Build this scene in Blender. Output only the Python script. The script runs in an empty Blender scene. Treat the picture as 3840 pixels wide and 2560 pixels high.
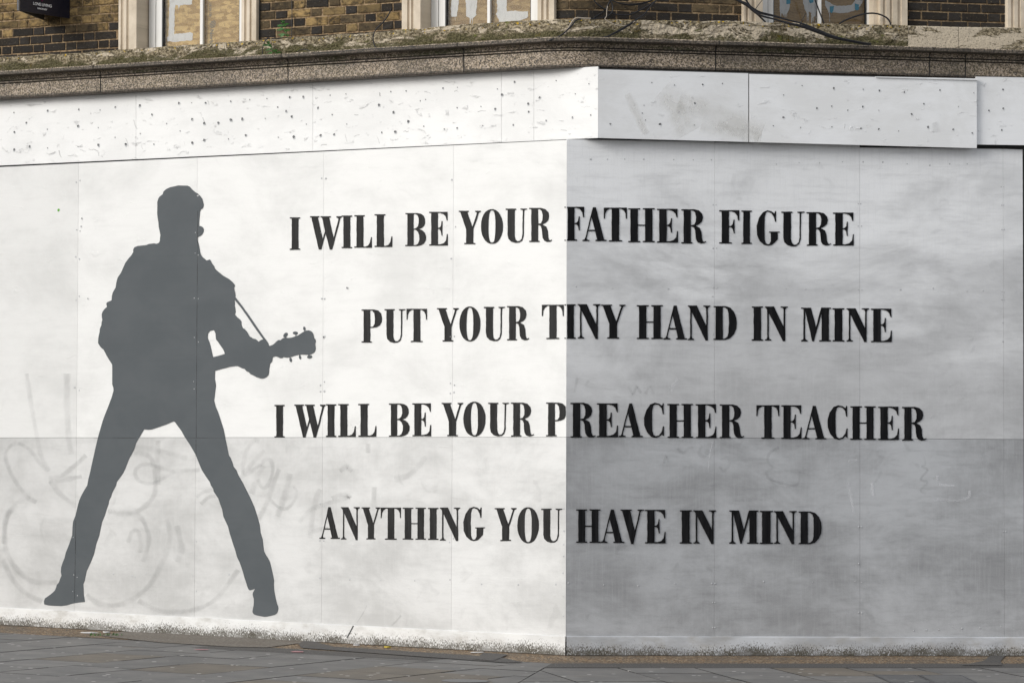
import bpy, math, random
from mathutils import Vector, Matrix, noise
from mathutils.geometry import tessellate_polygon

R = math.radians
rng = random.Random(7)
scene = bpy.context.scene
col = scene.collection

# ------------------------------------------------------------------ camera
F = 12548.0                       # focal length in pixels of the 3840 px wide photograph
PITCH = math.atan(360 / F)
ROLL = R(0.13)
fwd = Vector((0, math.cos(PITCH), math.sin(PITCH)))
_r0 = Vector((1, 0, 0)); _v0 = Vector((0, -math.sin(PITCH), math.cos(PITCH)))
rgt = _r0 * math.cos(ROLL) + _v0 * math.sin(ROLL)
upv = -_r0 * math.sin(ROLL) + _v0 * math.cos(ROLL)
def ray(x, y):
    return fwd + rgt * ((x - 1920) / F) - upv * ((y - 1280) / F)
def at_depth(x, y, Y):
    d = ray(x, y); return d * (Y / d.y)
DEPTH = 26.5
CAMZ = -at_depth(2122, 2456.6, DEPTH).z
CAM = Vector((0, 0, CAMZ))
cd = bpy.data.cameras.new("camera"); cam = bpy.data.objects.new("camera", cd); col.objects.link(cam)
cd.sensor_width = 36; cd.lens = 36 * F / 3840; cd.clip_start = 0.1; cd.clip_end = 2000
cam.matrix_world = Matrix(((rgt.x, upv.x, -fwd.x, 0), (rgt.y, upv.y, -fwd.y, 0), (rgt.z, upv.z, -fwd.z, CAMZ), (0, 0, 0, 1)))
scene.camera = cam

# ------------------------------------------------------------------ world, sun, exposure
SUN_EL, SUN_AZ = R(25), math.atan2(-0.80, -0.60)        # azimuth as atan2(x, y) of the direction to the sun
w = bpy.data.worlds.new("World"); scene.world = w; w.use_nodes = True
wn = w.node_tree; bg = wn.nodes["Background"]
sky = wn.nodes.new("ShaderNodeTexSky"); sky.sky_type = 'NISHITA'; sky.sun_disc = False
sky.sun_elevation = SUN_EL; sky.sun_rotation = SUN_AZ
sky.air_density = 1.0; sky.dust_density = 3.0; sky.ozone_density = 1.0
hs = wn.nodes.new("ShaderNodeHueSaturation"); hs.inputs['Saturation'].default_value = 0.42
wn.links.new(sky.outputs[0], hs.inputs['Color'])
# broken high cloud laid over the clear sky
cn = wn.nodes.new("ShaderNodeTexNoise"); cn.inputs['Scale'].default_value = 2.2; cn.inputs['Detail'].default_value = 5
tc = wn.nodes.new("ShaderNodeTexCoord"); wn.links.new(tc.outputs['Generated'], cn.inputs['Vector'])
cr = wn.nodes.new("ShaderNodeMapRange"); wn.links.new(cn.outputs[0], cr.inputs[0])
for i_, v_ in zip((1, 2, 3, 4), (0.3, 0.7, 3.6, 5.2)): cr.inputs[i_].default_value = v_
cc_ = wn.nodes.new("ShaderNodeVectorMath"); cc_.operation = 'SCALE'; cc_.inputs[0].default_value = (0.955, 0.99, 1.05); wn.links.new(cr.outputs[0], cc_.inputs['Scale'])
cm = wn.nodes.new("ShaderNodeMix"); cm.data_type = 'RGBA'; cm.inputs[0].default_value = 0.75
wn.links.new(hs.outputs[0], cm.inputs[6]); wn.links.new(cc_.outputs[0], cm.inputs[7]); wn.links.new(cm.outputs[2], bg.inputs['Color'])
bg.inputs['Strength'].default_value = 0.135
sd = bpy.data.lights.new("sun", 'SUN'); sun = bpy.data.objects.new("sun", sd); col.objects.link(sun)
sd.energy = 1.45; sd.angle = R(27); sd.color = (1.0, 0.975, 0.93)
sdir = Vector((math.sin(SUN_AZ) * math.cos(SUN_EL), math.cos(SUN_AZ) * math.cos(SUN_EL), math.sin(SUN_EL)))
sun.rotation_euler = sdir.to_track_quat('Z', 'Y').to_euler()
sun.location = (-10, 0, 12)
vs = scene.view_settings; vs.view_transform = 'Standard'; vs.look = 'None'; vs.gamma = 1; vs.use_curve_mapping = False
vs.exposure = 0.42

# ------------------------------------------------------------------ wall frames
P0 = CAM + at_depth(2124, 1640, DEPTH); P0 = Vector((P0.x, P0.y))
TH, PH = R(28.4), R(13.1)
class Wall: pass
LW, RW = Wall(), Wall()
LW.t = Vector((math.cos(TH), -math.sin(TH))); LW.n = Vector((-math.sin(TH), -math.cos(TH)))
RW.t = Vector((math.cos(PH), math.sin(PH))); RW.n = Vector((math.sin(PH), -math.cos(PH)))
BEND = (LW.n + RW.n) / (1 + LW.n.dot(RW.n))
SETBACK = 0.115                                     # the building face stands this far behind the hoarding face
PB = P0 - BEND * SETBACK
LB, RB = Wall(), Wall()
LB.t, LB.n, RB.t, RB.n = LW.t, LW.n, RW.t, RW.n
LW.o = RW.o = P0; LB.o = RB.o = PB
def wmap(W):
    def m(u, z, e):
        p = W.o + W.t * u + W.n * e
        return Vector((p.x, p.y, z))
    return m
LM, RM = wmap(LW), wmap(RW); LBM = wmap(LB)
def px(W, x, y, e=0.0):
    """wall coordinates (u, z) of the point of wall plane W (pushed out by e) seen at photograph pixel x, y"""
    d = ray(x, y); n = W.n
    lam = (n.dot(W.o) + e) / (n.x * d.x + n.y * d.y)
    p = Vector((d.x * lam, d.y * lam))
    return (W.t.dot(p - W.o), CAMZ + d.z * lam)
ARC_A = 0.2085; ARC_R = 0.55; TURN = TH + PH
_C = PB + LW.t * (-ARC_A) - LW.n * ARC_R
def PM(u, z, e):
    """building face: left line, small rounded corner, right line"""
    if u <= -ARC_A: p = PB + LW.t * u + LW.n * e
    elif u >= ARC_A: p = PB + RW.t * u + RW.n * e
    else:
        a = (u + ARC_A) / (2 * ARC_A) * TURN
        ca, sa = math.cos(a), math.sin(a)
        n = Vector((LW.n.x * ca - LW.n.y * sa, LW.n.x * sa + LW.n.y * ca))
        p = _C + n * (ARC_R + e)
    return Vector((p.x, p.y, z))
# ground plane z = GA*dx + GB*dy through the foot of the corner
_u, _z = px(LW, 0, 2341.7); gl = LM(_u, _z, 0)
_u, _z = px(RW, 3840, 2458.7); gr = RM(_u, _z, 0)
ax, ay, bx, by = gl.x - P0.x, gl.y - P0.y, gr.x - P0.x, gr.y - P0.y
_det = ax * by - ay * bx
GA = (gl.z * by - ay * gr.z) / _det; GB = (ax * gr.z - bx * gl.z) / _det
def gz(x, y): return GA * (x - P0.x) + GB * (y - P0.y)

# ------------------------------------------------------------------ mesh builder
class MB:
    def __init__(s): s.v = []; s.f = []; s.uv = []; s.c = []; s.mi = []; s.sm = []
    def add(s, vs, fs, uvs, c=(1, 1, 1), mi=0, sm=False):
        b = len(s.v); s.v += vs; s.uv += uvs
        for f in fs: s.f.append([b + i for i in f]); s.c.append(c); s.mi.append(mi); s.sm.append(sm)
    def build(s, name, mats, parent=None, loc=None):
        org = parent.location if parent else (Vector(loc) if loc else Vector((0, 0, 0)))
        if parent and parent.parent: org = parent.parent.location
        me = bpy.data.meshes.new(name)
        me.from_pydata([tuple(Vector(p) - org) for p in s.v], [], s.f)
        me.uv_layers.new(name="UVMap"); me.color_attributes.new("tint", 'FLOAT_COLOR', 'CORNER')
        me.polygons.foreach_set('material_index', s.mi); me.polygons.foreach_set('use_smooth', s.sm)
        uvs = []; cols = []
        for f, c in zip(s.f, s.c):
            for i in f: uvs += [float(s.uv[i][0]), float(s.uv[i][1])]; cols += [c[0], c[1], c[2], 1.0]
        me.uv_layers["UVMap"].data.foreach_set('uv', uvs); me.color_attributes["tint"].data.foreach_set('color', cols)
        me.update()
        for m in (mats if isinstance(mats, (list, tuple)) else [mats]): me.materials.append(m)
        o = bpy.data.objects.new(name, me); col.objects.link(o)
        if parent: o.parent = parent
        elif loc: o.location = loc
        return o
    def prism(s, m, poly, e0, e1, c=(1, 1, 1), mi=0, inset=0.0):
        """flat polygon (u, z) on a wall, from depth e0 to e1 (front); inset bevels the front edge"""
        n = len(poly); cx = sum(p[0] for p in poly) / n; cz = sum(p[1] for p in poly) / n
        fr = []
        for u, z in poly:
            fr.append((u - math.copysign(inset, u - cx), z - math.copysign(inset, z - cz)) if inset else (u, z))
        vs = [m(u, z, e1) for u, z in fr]; uv = list(fr)
        fs = [list(range(n))]
        if inset:
            vs += [m(u, z, e1 - inset * 0.8) for u, z in poly]; uv += list(poly)
            fs += [[i, n + i, n + (i + 1) % n, (i + 1) % n] for i in range(n)]; b = n
        else: b = 0
        k = len(vs); vs += [m(u, z, e0) for u, z in poly]; uv += list(poly)
        fs += [[b + i, k + i, k + (i + 1) % n, b + (i + 1) % n] for i in range(n)]
        fs.append([k + i for i in reversed(range(n))])
        s.add(vs, fs, uv, c, mi)
    def rect(s, m, u0, u1, z0, z1, e0, e1, **k): s.prism(m, [(u0, z0), (u1, z0), (u1, z1), (u0, z1)], e0, e1, **k)
    def post(s, m, prof, z0, z1, c=(1, 1, 1), mi=0):
        """profile of (u, e) points swept upward"""
        n = len(prof); vs = [m(u, z0, e) for u, e in prof] + [m(u, z1, e) for u, e in prof]
        uv = [(u, z0) for u, e in prof] + [(u, z1) for u, e in prof]
        s.add(vs, [[i, (i + 1) % n, n + (i + 1) % n, n + i] for i in range(n)], uv, c, mi)
    def flat(s, m, loops, e, t=0.0015, c=(1, 1, 1), mi=0):
        """painted shape (outline first, holes after), a paint film standing t proud of depth e"""
        tris = tessellate_polygon([[Vector((u, z, 0)) for u, z in lp] for lp in loops])
        pts = [p for lp in loops for p in lp]; n = len(pts)
        fs = []
        for tr in tris:
            a, b, d = (pts[i] for i in tr)
            if (b[0] - a[0]) * (d[1] - a[1]) - (b[1] - a[1]) * (d[0] - a[0]) < 0: tr = (tr[0], tr[2], tr[1])
            fs.append(list(tr))
        k = 0
        for lp in loops:
            L = len(lp)
            fs += [[k + i, n + k + i, n + k + (i + 1) % L, k + (i + 1) % L] for i in range(L)]; k += L
        s.add([m(u, z, e + t) for u, z in pts] + [m(u, z, e) for u, z in pts], fs, pts + pts, c, mi)
    def tube(s, pts, r, seg=6, c=(1, 1, 1), mi=0):
        n = len(pts); vs = []; fs = []; uv = []; L = 0
        for i, p in enumerate(pts):
            d = (pts[min(i + 1, n - 1)] - pts[max(i - 1, 0)]).normalized()
            a = d.cross(Vector((0.3, 0.9, 0.2))).normalized(); b = d.cross(a)
            if i: L += (p - pts[i - 1]).length
            for k in range(seg):
                t = 2 * math.pi * k / seg
                vs.append(p + (a * math.cos(t) + b * math.sin(t)) * r); uv.append((L, k / seg))
        for i in range(n - 1):
            for k in range(seg):
                fs.append([i * seg + k, i * seg + (k + 1) % seg, (i + 1) * seg + (k + 1) % seg, (i + 1) * seg + k])
        fs.append(list(range(seg))); fs.append([(n - 1) * seg + k for k in range(seg)])
        s.add(vs, fs, uv, c, mi, True)

def smooth(pts, k=5):
    out = []
    n = len(pts)
    for i in range(n - 1):
        p0, p1, p2, p3 = pts[max(i - 1, 0)], pts[i], pts[i + 1], pts[min(i + 2, n - 1)]
        for j in range(k):
            t = j / k
            out.append(tuple(0.5 * (2 * b + (c - a) * t + (2 * a - 5 * b + 4 * c - d) * t * t + (3 * b - a - 3 * c + d) * t ** 3)
                             for a, b, c, d in zip(p0, p1, p2, p3)))
    out.append(tuple(pts[-1])); return out

def thing(name, label, cat, loc, group=None):
    o = bpy.data.objects.new(name, None); col.objects.link(o); o.location = loc; o.empty_display_size = 0.3
    return tag(o, label, cat, group)
def tag(o, label, cat, group=None):
    o["label"] = label; o["category"] = cat
    if group: o["group"] = group
    return o
def struct(o): o["kind"] = "structure"; return o

# ------------------------------------------------------------------ materials
class NT:
    def __init__(s, name, rough=0.6, spec=0.5):
        s.m = bpy.data.materials.new(name); s.m.use_nodes = True; s.t = s.m.node_tree
        s.b = s.t.nodes["Principled BSDF"]; s.b.inputs['Roughness'].default_value = rough
        s.b.inputs['Specular IOR Level'].default_value = spec
        s._uv = None
    def n(s, typ, **k):
        nd = s.t.nodes.new(typ)
        for a, v in k.items(): setattr(nd, a, v)
        return nd
    def put(s, sock, v):
        if hasattr(v, 'is_linked') or hasattr(v, 'links'): s.t.links.new(v, sock)
        elif isinstance(v, (int, float)) and sock.type == 'RGBA': sock.default_value = (v, v, v, 1)
        elif isinstance(v, tuple) and len(v) == 3 and sock.type == 'RGBA': sock.default_value = (*v, 1)
        else: sock.default_value = v
    def uv(s, sx=1, sy=1, ox=0, oy=0, world=False, rot=0):
        if s._uv is None or world:
            if world: base = s.n("ShaderNodeNewGeometry").outputs['Position']
            else: s._uv = s.n("ShaderNodeUVMap").outputs[0]; base = s._uv
        else: base = s._uv
        mp = s.n("ShaderNodeMapping"); s.put(mp.inputs['Vector'], base)
        mp.inputs['Scale'].default_value = (sx, sy, sx); mp.inputs['Location'].default_value = (ox, oy, 0)
        mp.inputs['Rotation'].default_value = (0, 0, rot)
        return mp.outputs[0]
    def noise(s, vec, scale=1, detail=4, rough=0.55, dist=0.0):
        nd = s.n("ShaderNodeTexNoise"); s.put(nd.inputs['Vector'], vec)
        nd.inputs['Scale'].default_value = scale; nd.inputs['Detail'].default_value = detail
        nd.inputs['Roughness'].default_value = rough; nd.inputs['Distortion'].default_value = dist
        return nd.outputs[0]
    def voro(s, vec, scale=1, out='Color', feature='F1'):
        nd = s.n("ShaderNodeTexVoronoi", feature=feature); s.put(nd.inputs['Vector'], vec); nd.inputs['Scale'].default_value = scale
        return nd.outputs[out]
    def ramp(s, fac, lo, hi, a=0.0, b=1.0):
        nd = s.n("ShaderNodeMapRange", interpolation_type='SMOOTHSTEP'); s.put(nd.inputs[0], fac)
        for i, v in zip((1, 2, 3, 4), (lo, hi, a, b)): s.put(nd.inputs[i], v)
        return nd.outputs[0]
    def math(s, op, a, b=0.0, clamp=False):
        nd = s.n("ShaderNodeMath", operation=op, use_clamp=clamp); s.put(nd.inputs[0], a); s.put(nd.inputs[1], b); return nd.outputs[0]
    def mix(s, fac, a, b, mode='MIX'):
        nd = s.n("ShaderNodeMix", data_type='RGBA', blend_type=mode)
        s.put(nd.inputs[0], fac); s.put(nd.inputs[6], a); s.put(nd.inputs[7], b); return nd.outputs[2]
    def sep(s, vec, i):
        nd = s.n("ShaderNodeSeparateXYZ"); s.put(nd.inputs[0], vec); return nd.outputs[i]
    def tint(s):
        return s.n("ShaderNodeAttribute", attribute_name="tint").outputs[0]
    def ocol(s): return s.n("ShaderNodeObjectInfo").outputs['Color']
    def bump(s, h, strength=0.3, dist=0.01):
        nd = s.n("ShaderNodeBump"); s.put(nd.inputs['Height'], h)
        nd.inputs['Strength'].default_value = strength; nd.inputs['Distance'].default_value = dist
        prev = s.b.inputs['Normal']
        if prev.is_linked: s.t.links.new(prev.links[0].from_socket, nd.inputs['Normal'])
        s.t.links.new(nd.outputs[0], prev)
    def base(s, c): s.put(s.b.inputs['Base Color'], c); return s
    def rough(s, v): s.put(s.b.inputs['Roughness'], v); return s

def plain(name, c, rough=0.6, spec=0.5):
    m = NT(name, rough, spec)
    nz = m.noise(m.uv(world=True), 18, 4)
    m.base(m.mix(m.ramp(nz, 0.3, 0.75), tuple(x * 0.82 for x in c), c)); return m.m

def paint(name, hi, lo, blot=(0.42, 0.62), seed=0.0, rough=0.42, bumpy=0.25, streak=0.10, spots=0.0, mist=0.0, top_light=None):
    """thin, uneven masonry paint rolled and brushed over plywood"""
    m = NT(name, rough)
    big = m.noise(m.uv(1.0, 1.5, seed, seed * 0.7), 1.0, 7, 0.68, 0.25)      # patchy coats
    c = m.mix(m.ramp(big, blot[0], blot[1]), lo, hi)
    if top_light:                                                                  # patchy paint, with the light's falloff down the wall put into its colour
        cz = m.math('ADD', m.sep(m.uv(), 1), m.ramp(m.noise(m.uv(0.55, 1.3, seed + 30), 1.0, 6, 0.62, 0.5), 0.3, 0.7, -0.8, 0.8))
        c = m.mix(m.ramp(cz, top_light[0], top_light[1], 0, 0.85), c, top_light[2])
    hz = m.noise(m.uv(2.4, 17, seed, 3), 1.0, 6, 0.7, 0.3)                   # horizontal roller bands
    c = m.mix(m.ramp(hz, 0.45, 0.75, 0, streak), c, tuple(x * 0.55 for x in lo))
    vt = m.noise(m.uv(60, 2.6, seed), 1.0, 5, 0.7)                           # fine vertical brush grain
    c = m.mix(m.ramp(vt, 0.45, 0.75, 0, streak * 1.1), c, hi)
    if spots:
        sp = m.noise(m.uv(5, 5, seed + 5), 1.0, 3, 0.5, 0.8)
        c = m.mix(m.ramp(sp, 0.62, 0.74, 0, spots), c, tuple(x * 0.5 for x in lo))
    if mist:
        ms = m.noise(m.uv(2.6, 4.2, seed + 11), 1.0, 7, 0.7, 0.7)
        c = m.mix(m.ramp(ms, 0.56, 0.74, 0, mist), c, hi)
    fs = m.noise(m.uv(170, 170, seed), 1.0, 2, 0.6)                           # speckle of the roller nap
    c = m.mix(m.ramp(fs, 0.55, 0.75, 0, streak * 1.2), c, hi); c = m.mix(m.ramp(fs, 0.45, 0.25, 0, streak * 1.2), c, tuple(x * 0.7 for x in lo))
    c = m.mix(1.0, c, m.ocol(), 'MULTIPLY')
    m.base(c)
    m.rough(m.ramp(big, 0.3, 0.7, rough + 0.08, rough - 0.06))
    m.bump(m.noise(m.uv(60, 90, seed), 1.0, 4, 0.6), 0.10, 0.006)
    sc = m.noise(m.uv(7, 16, seed + 2), 1.0, 6, 0.72, 0.6)
    m.bump(m.ramp(sc, 0.60, 0.70), bumpy, 0.006)
    return m.m

M = {}
M['white'] = paint('white_paint', (0.815, 0.815, 0.80), (0.70, 0.70, 0.685), blot=(0.30, 0.60), seed=1.3, bumpy=0.3, streak=0.09, spots=0.05)
M['white_fascia'] = paint('white_fascia_paint', (0.84, 0.84, 0.83), (0.78, 0.78, 0.77), seed=4.1, bumpy=0.7, streak=0.08)
M['thin_white'] = paint('thin_white_paint', (0.70, 0.70, 0.69), (0.50, 0.50, 0.49), blot=(0.34, 0.66), seed=8.2, streak=0.16, spots=0.15)
M['grey_up'] = paint('grey_upper_paint', (0.60, 0.606, 0.615), (0.42, 0.423, 0.428), blot=(0.30, 0.70), seed=12.4, streak=0.22, spots=0.12, mist=0.3, top_light=(2.3, 3.9, (0.88, 0.89, 0.90)))
M['grey_low'] = paint('grey_lower_paint', (0.47, 0.481, 0.496), (0.285, 0.289, 0.296), blot=(0.33, 0.67), seed=17.7, streak=0.30, spots=0.22, mist=0.45)
M['grey_fascia'] = paint('grey_fascia_paint', (0.86, 0.87, 0.88), (0.78, 0.785, 0.785), seed=21.5, bumpy=0.6, streak=0.08)

def skirt_mat(name, hi, lo, seed):
    """painted plinth board spattered with dark mould that gathers at its foot; UV v is the height above the foot"""
    m = NT(name, 0.5)
    big = m.noise(m.uv(2, 6, seed), 1.0, 4)
    c = m.mix(m.ramp(big, 0.35, 0.65), lo, hi)
    v = m.sep(m.uv(), 1)
    dens = m.noise(m.uv(1.5, 0.0, seed), 1.0, 4, 0.65)
    sp = m.noise(m.uv(165, 55, seed), 1.0, 3, 0.6, 0.4)
    sp2 = m.noise(m.uv(60, 36, seed + 3), 1.0, 3, 0.6)
    thr = m.math('ADD', m.ramp(v, 0.0, 0.16, 0.41, 0.73), m.ramp(dens, 0.30, 0.70, 0.075, -0.055))
    k1 = m.ramp(m.math('SUBTRACT', sp, thr), 0.0, 0.035)
    k2 = m.ramp(m.math('SUBTRACT', sp2, m.math('ADD', thr, 0.05)), 0.0, 0.05, 0, 0.8)
    k = m.math('MAXIMUM', k1, k2)
    wash = m.noise(m.uv(5, 9, seed + 8), 1.0, 5, 0.65)
    c = m.mix(m.math('MULTIPLY', m.ramp(wash, 0.40, 0.68, 0, 0.5), m.ramp(dens, 0.62, 0.42)), c, (0.33, 0.30, 0.25))
    c = m.mix(m.math('MULTIPLY', k, m.ramp(wash, 0.3, 0.6, 0.65, 1.0)), c, (0.075, 0.066, 0.048)); m.base(c)
    m.bump(k, 0.2, 0.004)
    return m.m
M['skirt_white'] = skirt_mat('white_plinth_paint', (0.80, 0.80, 0.785), (0.70, 0.70, 0.69), 2.0)
M['skirt_grey'] = skirt_mat('grey_plinth_paint', (0.60, 0.62, 0.65), (0.40, 0.41, 0.425), 9.0)

def letter_mat(name, a, b, rough):
    m = NT(name, rough, 0.18)
    st = m.noise(m.uv(34, 3.2), 1.0, 4, 0.6, 0.3)
    m.base(m.mix(m.ramp(st, 0.38, 0.66), a, b))
    m.rough(m.ramp(st, 0.4, 0.65, rough - 0.12, rough + 0.08))
    m.bump(m.noise(m.uv(60, 30), 1.0, 3), 0.15, 0.003)
    return m.m
M['letter_black'] = letter_mat('black_sign_paint', (0.002, 0.002, 0.0025), (0.009, 0.009, 0.010), 0.5)
M['letter_lit'] = letter_mat('lit_black_sign_paint', (0.010, 0.010, 0.010), (0.026, 0.026, 0.026), 0.5)  # same black paint, lifted in colour for the sheen on the lit side
m = NT('slate_grey_paint', 0.55, 0.25)
bl = m.noise(m.uv(2.2, 3.0, 5), 1.0, 5, 0.6, 0.3)
c = m.mix(m.ramp(bl, 0.32, 0.68), (0.078, 0.089, 0.097), (0.091, 0.102, 0.110))
c = m.mix(m.ramp(m.noise(m.uv(1, 26, 2), 1, 4), 0.5, 0.8, 0, 0.18), c, (0.062, 0.073, 0.079)); m.base(c)
m.bump(m.noise(m.uv(90, 90), 1.0, 3), 0.12, 0.004); M['slate'] = m.m

# faded graffiti showing through: soft grey stroke, UV u across the stroke 0..1
def ghost_mat(name, c, a):
    m = NT(name, 0.5)
    m.base(c)
    uu = m.sep(m.uv(), 0)
    d = m.math('ABSOLUTE', m.math('SUBTRACT', uu, 0.5))
    soft = m.ramp(d, 0.12, 0.5, 1.0, 0.0)
    nz = m.noise(m.uv(world=True), 6, 3)
    al = m.math('MULTIPLY', soft, m.ramp(nz, 0.35, 0.65, a * 0.35, a))
    m.put(m.b.inputs['Alpha'], al); return m.m
M['ghost'] = ghost_mat('faded_spray_paint', (0.29, 0.29, 0.29), 0.165)
M['ghost_faint'] = ghost_mat('buried_spray_paint', (0.16, 0.16, 0.16), 0.12)
M['ghost_joint'] = ghost_mat('dark_board_joint', (0.012, 0.013, 0.014), 0.8)
M['ghost_dark'] = ghost_mat('chipped_paint_edge', (0.18, 0.18, 0.185), 0.34)
M['ghost_white'] = ghost_mat('scuffed_white_paint', (0.85, 0.86, 0.88), 0.4)
M['ghost_beige'] = ghost_mat('pale_beige_patch', (0.74, 0.73, 0.70), 0.38)

M['gap_dark'] = plain('dark_gap_backing', (0.045, 0.045, 0.045), 0.8)  # near-black backing, stands in for shade inside gaps
M['screw_dark'] = plain('bare_screw_recess', (0.03, 0.032, 0.036), 0.55)
M['screw_ring'] = plain('chipped_paint_ring', (0.55, 0.56, 0.57), 0.5)

# granite cornice (tint: r brightness, g moss, b soot plus shade painted on undersides)
m = NT('brown_granite', 0.62)
vc = m.voro(m.uv(110, 110), 1.0, 'Color'); spv = m.sep(vc, 0); spw = m.sep(vc, 1)
n1 = m.noise(m.uv(70, 70), 1.0, 4, 0.7); n2 = m.noise(m.uv(22, 36, 4, rot=0.5), 1.0, 3, 0.6, 1.0)
c = m.mix(m.ramp(n1, 0.40, 0.60), (0.075, 0.058, 0.040), (0.335, 0.265, 0.18))
c = m.mix(m.ramp(spv, 0.70, 0.74, 0, 0.85), c, (0.50, 0.41, 0.32))
c = m.mix(m.ramp(spv, 0.22, 0.18, 0, 0.8), c, (0.035, 0.028, 0.024))
c = m.mix(m.ramp(n2, 0.60, 0.66, 0, 0.55), c, (0.38, 0.33, 0.28))
so = m.noise(m.uv(1.3, 5, 3), 1.0, 5, 0.65)
c = m.mix(m.ramp(so, 0.42, 0.68, 0.0, 0.55), c, (0.07, 0.057, 0.046))
tr_i = m.sep(m.tint(), 0); tg_i = m.sep(m.tint(), 1); tb_i = m.sep(m.tint(), 2)
vsc = m.n("ShaderNodeVectorMath", operation='SCALE'); m.put(vsc.inputs[0], c); m.put(vsc.inputs['Scale'], tr_i); c = vsc.outputs[0]
sn = m.noise(m.uv(14, 40, 6), 1.0, 5, 0.7)
c = m.mix(m.math('MULTIPLY', tb_i, m.ramp(sn, 0.3, 0.6, 1.0, 0.72)), c, (0.030, 0.027, 0.024))
mo = m.noise(m.uv(1.6, 9, 9), 1.0, 5, 0.65); mo2 = m.noise(m.uv(40, 40, 2), 1.0, 3, 0.6)
c = m.mix(m.math('MULTIPLY', m.math('MULTIPLY', tg_i, m.ramp(mo, 0.46, 0.62, 0, 0.9)), m.ramp(mo2, 0.35, 0.6)), c, (0.045, 0.052, 0.014))
m.base(c); m.bump(n1, 0.4, 0.006); M['granite'] = m.m
M['joint'] = plain('dark_mortar_joint', (0.06, 0.057, 0.053), 0.9)

# weathered cement upstand with moss and lichen
def cement(name, cream, moss_amt, lich):
    m = NT(name, 0.92, 0.2)
    n1 = m.noise(m.uv(38, 46), 1.0, 6, 0.75); n2 = m.noise(m.uv(3.4, 6.5, 3), 1.0, 8, 0.72, 0.4)
    c = m.mix(m.ramp(n1, 0.40, 0.62), (0.085, 0.068, 0.040), (0.48, 0.405, 0.28))
    if cream:
        pl = m.noise(m.uv(3.0, 9, 14), 1.0, 7, 0.66, 0.8)
        th_ = 0.5 - 0.16 * (cream - 0.5)
        c = m.mix(m.ramp(pl, th_, th_ + 0.02, 0, 0.92), c, (0.58, 0.50, 0.385))
        c = m.mix(m.math('MULTIPLY', m.ramp(pl, th_ - 0.02, th_), m.ramp(pl, th_ + 0.012, th_)), c, (0.06, 0.05, 0.035))
    pit = m.noise(m.uv(75, 85, 2), 1.0, 3, 0.6)
    c = m.mix(m.ramp(pit, 0.58, 0.66, 0, 0.8), c, (0.045, 0.04, 0.025))
    crk = m.voro(m.uv(13, 17, 5), 1.0, 'Distance', 'DISTANCE_TO_EDGE')
    c = m.mix(m.math('MULTIPLY', m.ramp(crk, 0.035, 0.012), m.ramp(n2, 0.45, 0.6, 0, 0.6 if moss_amt else 0.0)), c, (0.035, 0.03, 0.02))
    if moss_amt:
        vv = m.sep(m.tint(), 0)                      # 0 at the foot, 1 at the top arris
        low = m.ramp(vv, 0.1, 0.98, 0.07, -0.09)
        mk = m.math('ADD', m.math('ADD', m.math('MULTIPLY', n2, 0.72), m.math('MULTIPLY', n1, 0.28)), low)
        c = m.mix(m.ramp(mk, 0.575 - 0.10 * moss_amt, 0.63 - 0.10 * moss_amt, 0, 0.9), c, m.mix(m.ramp(pit, 0.4, 0.6), (0.024, 0.023, 0.008), (0.12, 0.108, 0.052)))
        n3 = m.noise(m.uv(6, 11, 31), 1.0, 7, 0.70)
        c = m.mix(m.ramp(n3, 0.60, 0.66, 0, 0.85), c, (0.11, 0.075, 0.012))
        n4 = m.noise(m.uv(7, 11, 47), 1.0, 6, 0.68)
        c = m.mix(m.ramp(n4, 0.60, 0.68, 0, 0.7), c, (0.12, 0.14, 0.025))
        if lich:
            ln = m.noise(m.uv(34, 40, 7), 1.0, 2, 0.5)
            c = m.mix(m.math('MULTIPLY', m.ramp(ln, 0.64, 0.67), m.ramp(vv, 0.70, 0.86)), c, (0.60, 0.39, 0.02))
    m.base(c); m.bump(n1, 0.8, 0.012); m.bump(n2, 0.5, 0.02); return m.m
M['cement_moss'] = cement('mossy_cement', 0.25, 1.0, True)
M['cement_flaked'] = cement('flaking_cement', 0.62, 0.55, True)
M['cement_clean'] = cement('clean_cement_render', 0.8, 0.0, False)

m = NT('stock_brick', 0.9, 0.2)
n1 = m.noise(m.uv(30, 34), 1.0, 5, 0.7); n2 = m.noise(m.uv(9, 14, 6), 1.0, 4, 0.6, 0.4)
c = m.mix(m.ramp(n2, 0.36, 0.62, 0.12, 1.0), (0.026, 0.021, 0.016), m.tint())
c = m.mix(m.ramp(n1, 0.40, 0.70, 0.0, 0.45), c, m.mix(1.0, m.tint(), (1.7, 1.6, 1.35), 'MULTIPLY'))
c = m.mix(m.ramp(m.noise(m.uv(70, 70, 2), 1, 2), 0.66, 0.72, 0, 0.5), c, (0.3, 0.24, 0.15))
m.base(c); m.bump(n1, 0.6, 0.01); m.bump(n2, 0.4, 0.012); M['brick'] = m.m
m = NT('tan_mortar', 0.95, 0.2)
n1 = m.noise(m.uv(40, 40), 1.0, 4); n2 = m.noise(m.uv(3, 6), 1.0, 4)
c = m.mix(m.ramp(n1, 0.35, 0.65), (0.17, 0.115, 0.066), (0.36, 0.26, 0.155))
m.base(m.mix(m.ramp(n2, 0.5, 0.75, 0, 0.5), c, (0.08, 0.062, 0.045))); m.bump(n1, 0.6, 0.01); M['mortar'] = m.m

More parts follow.
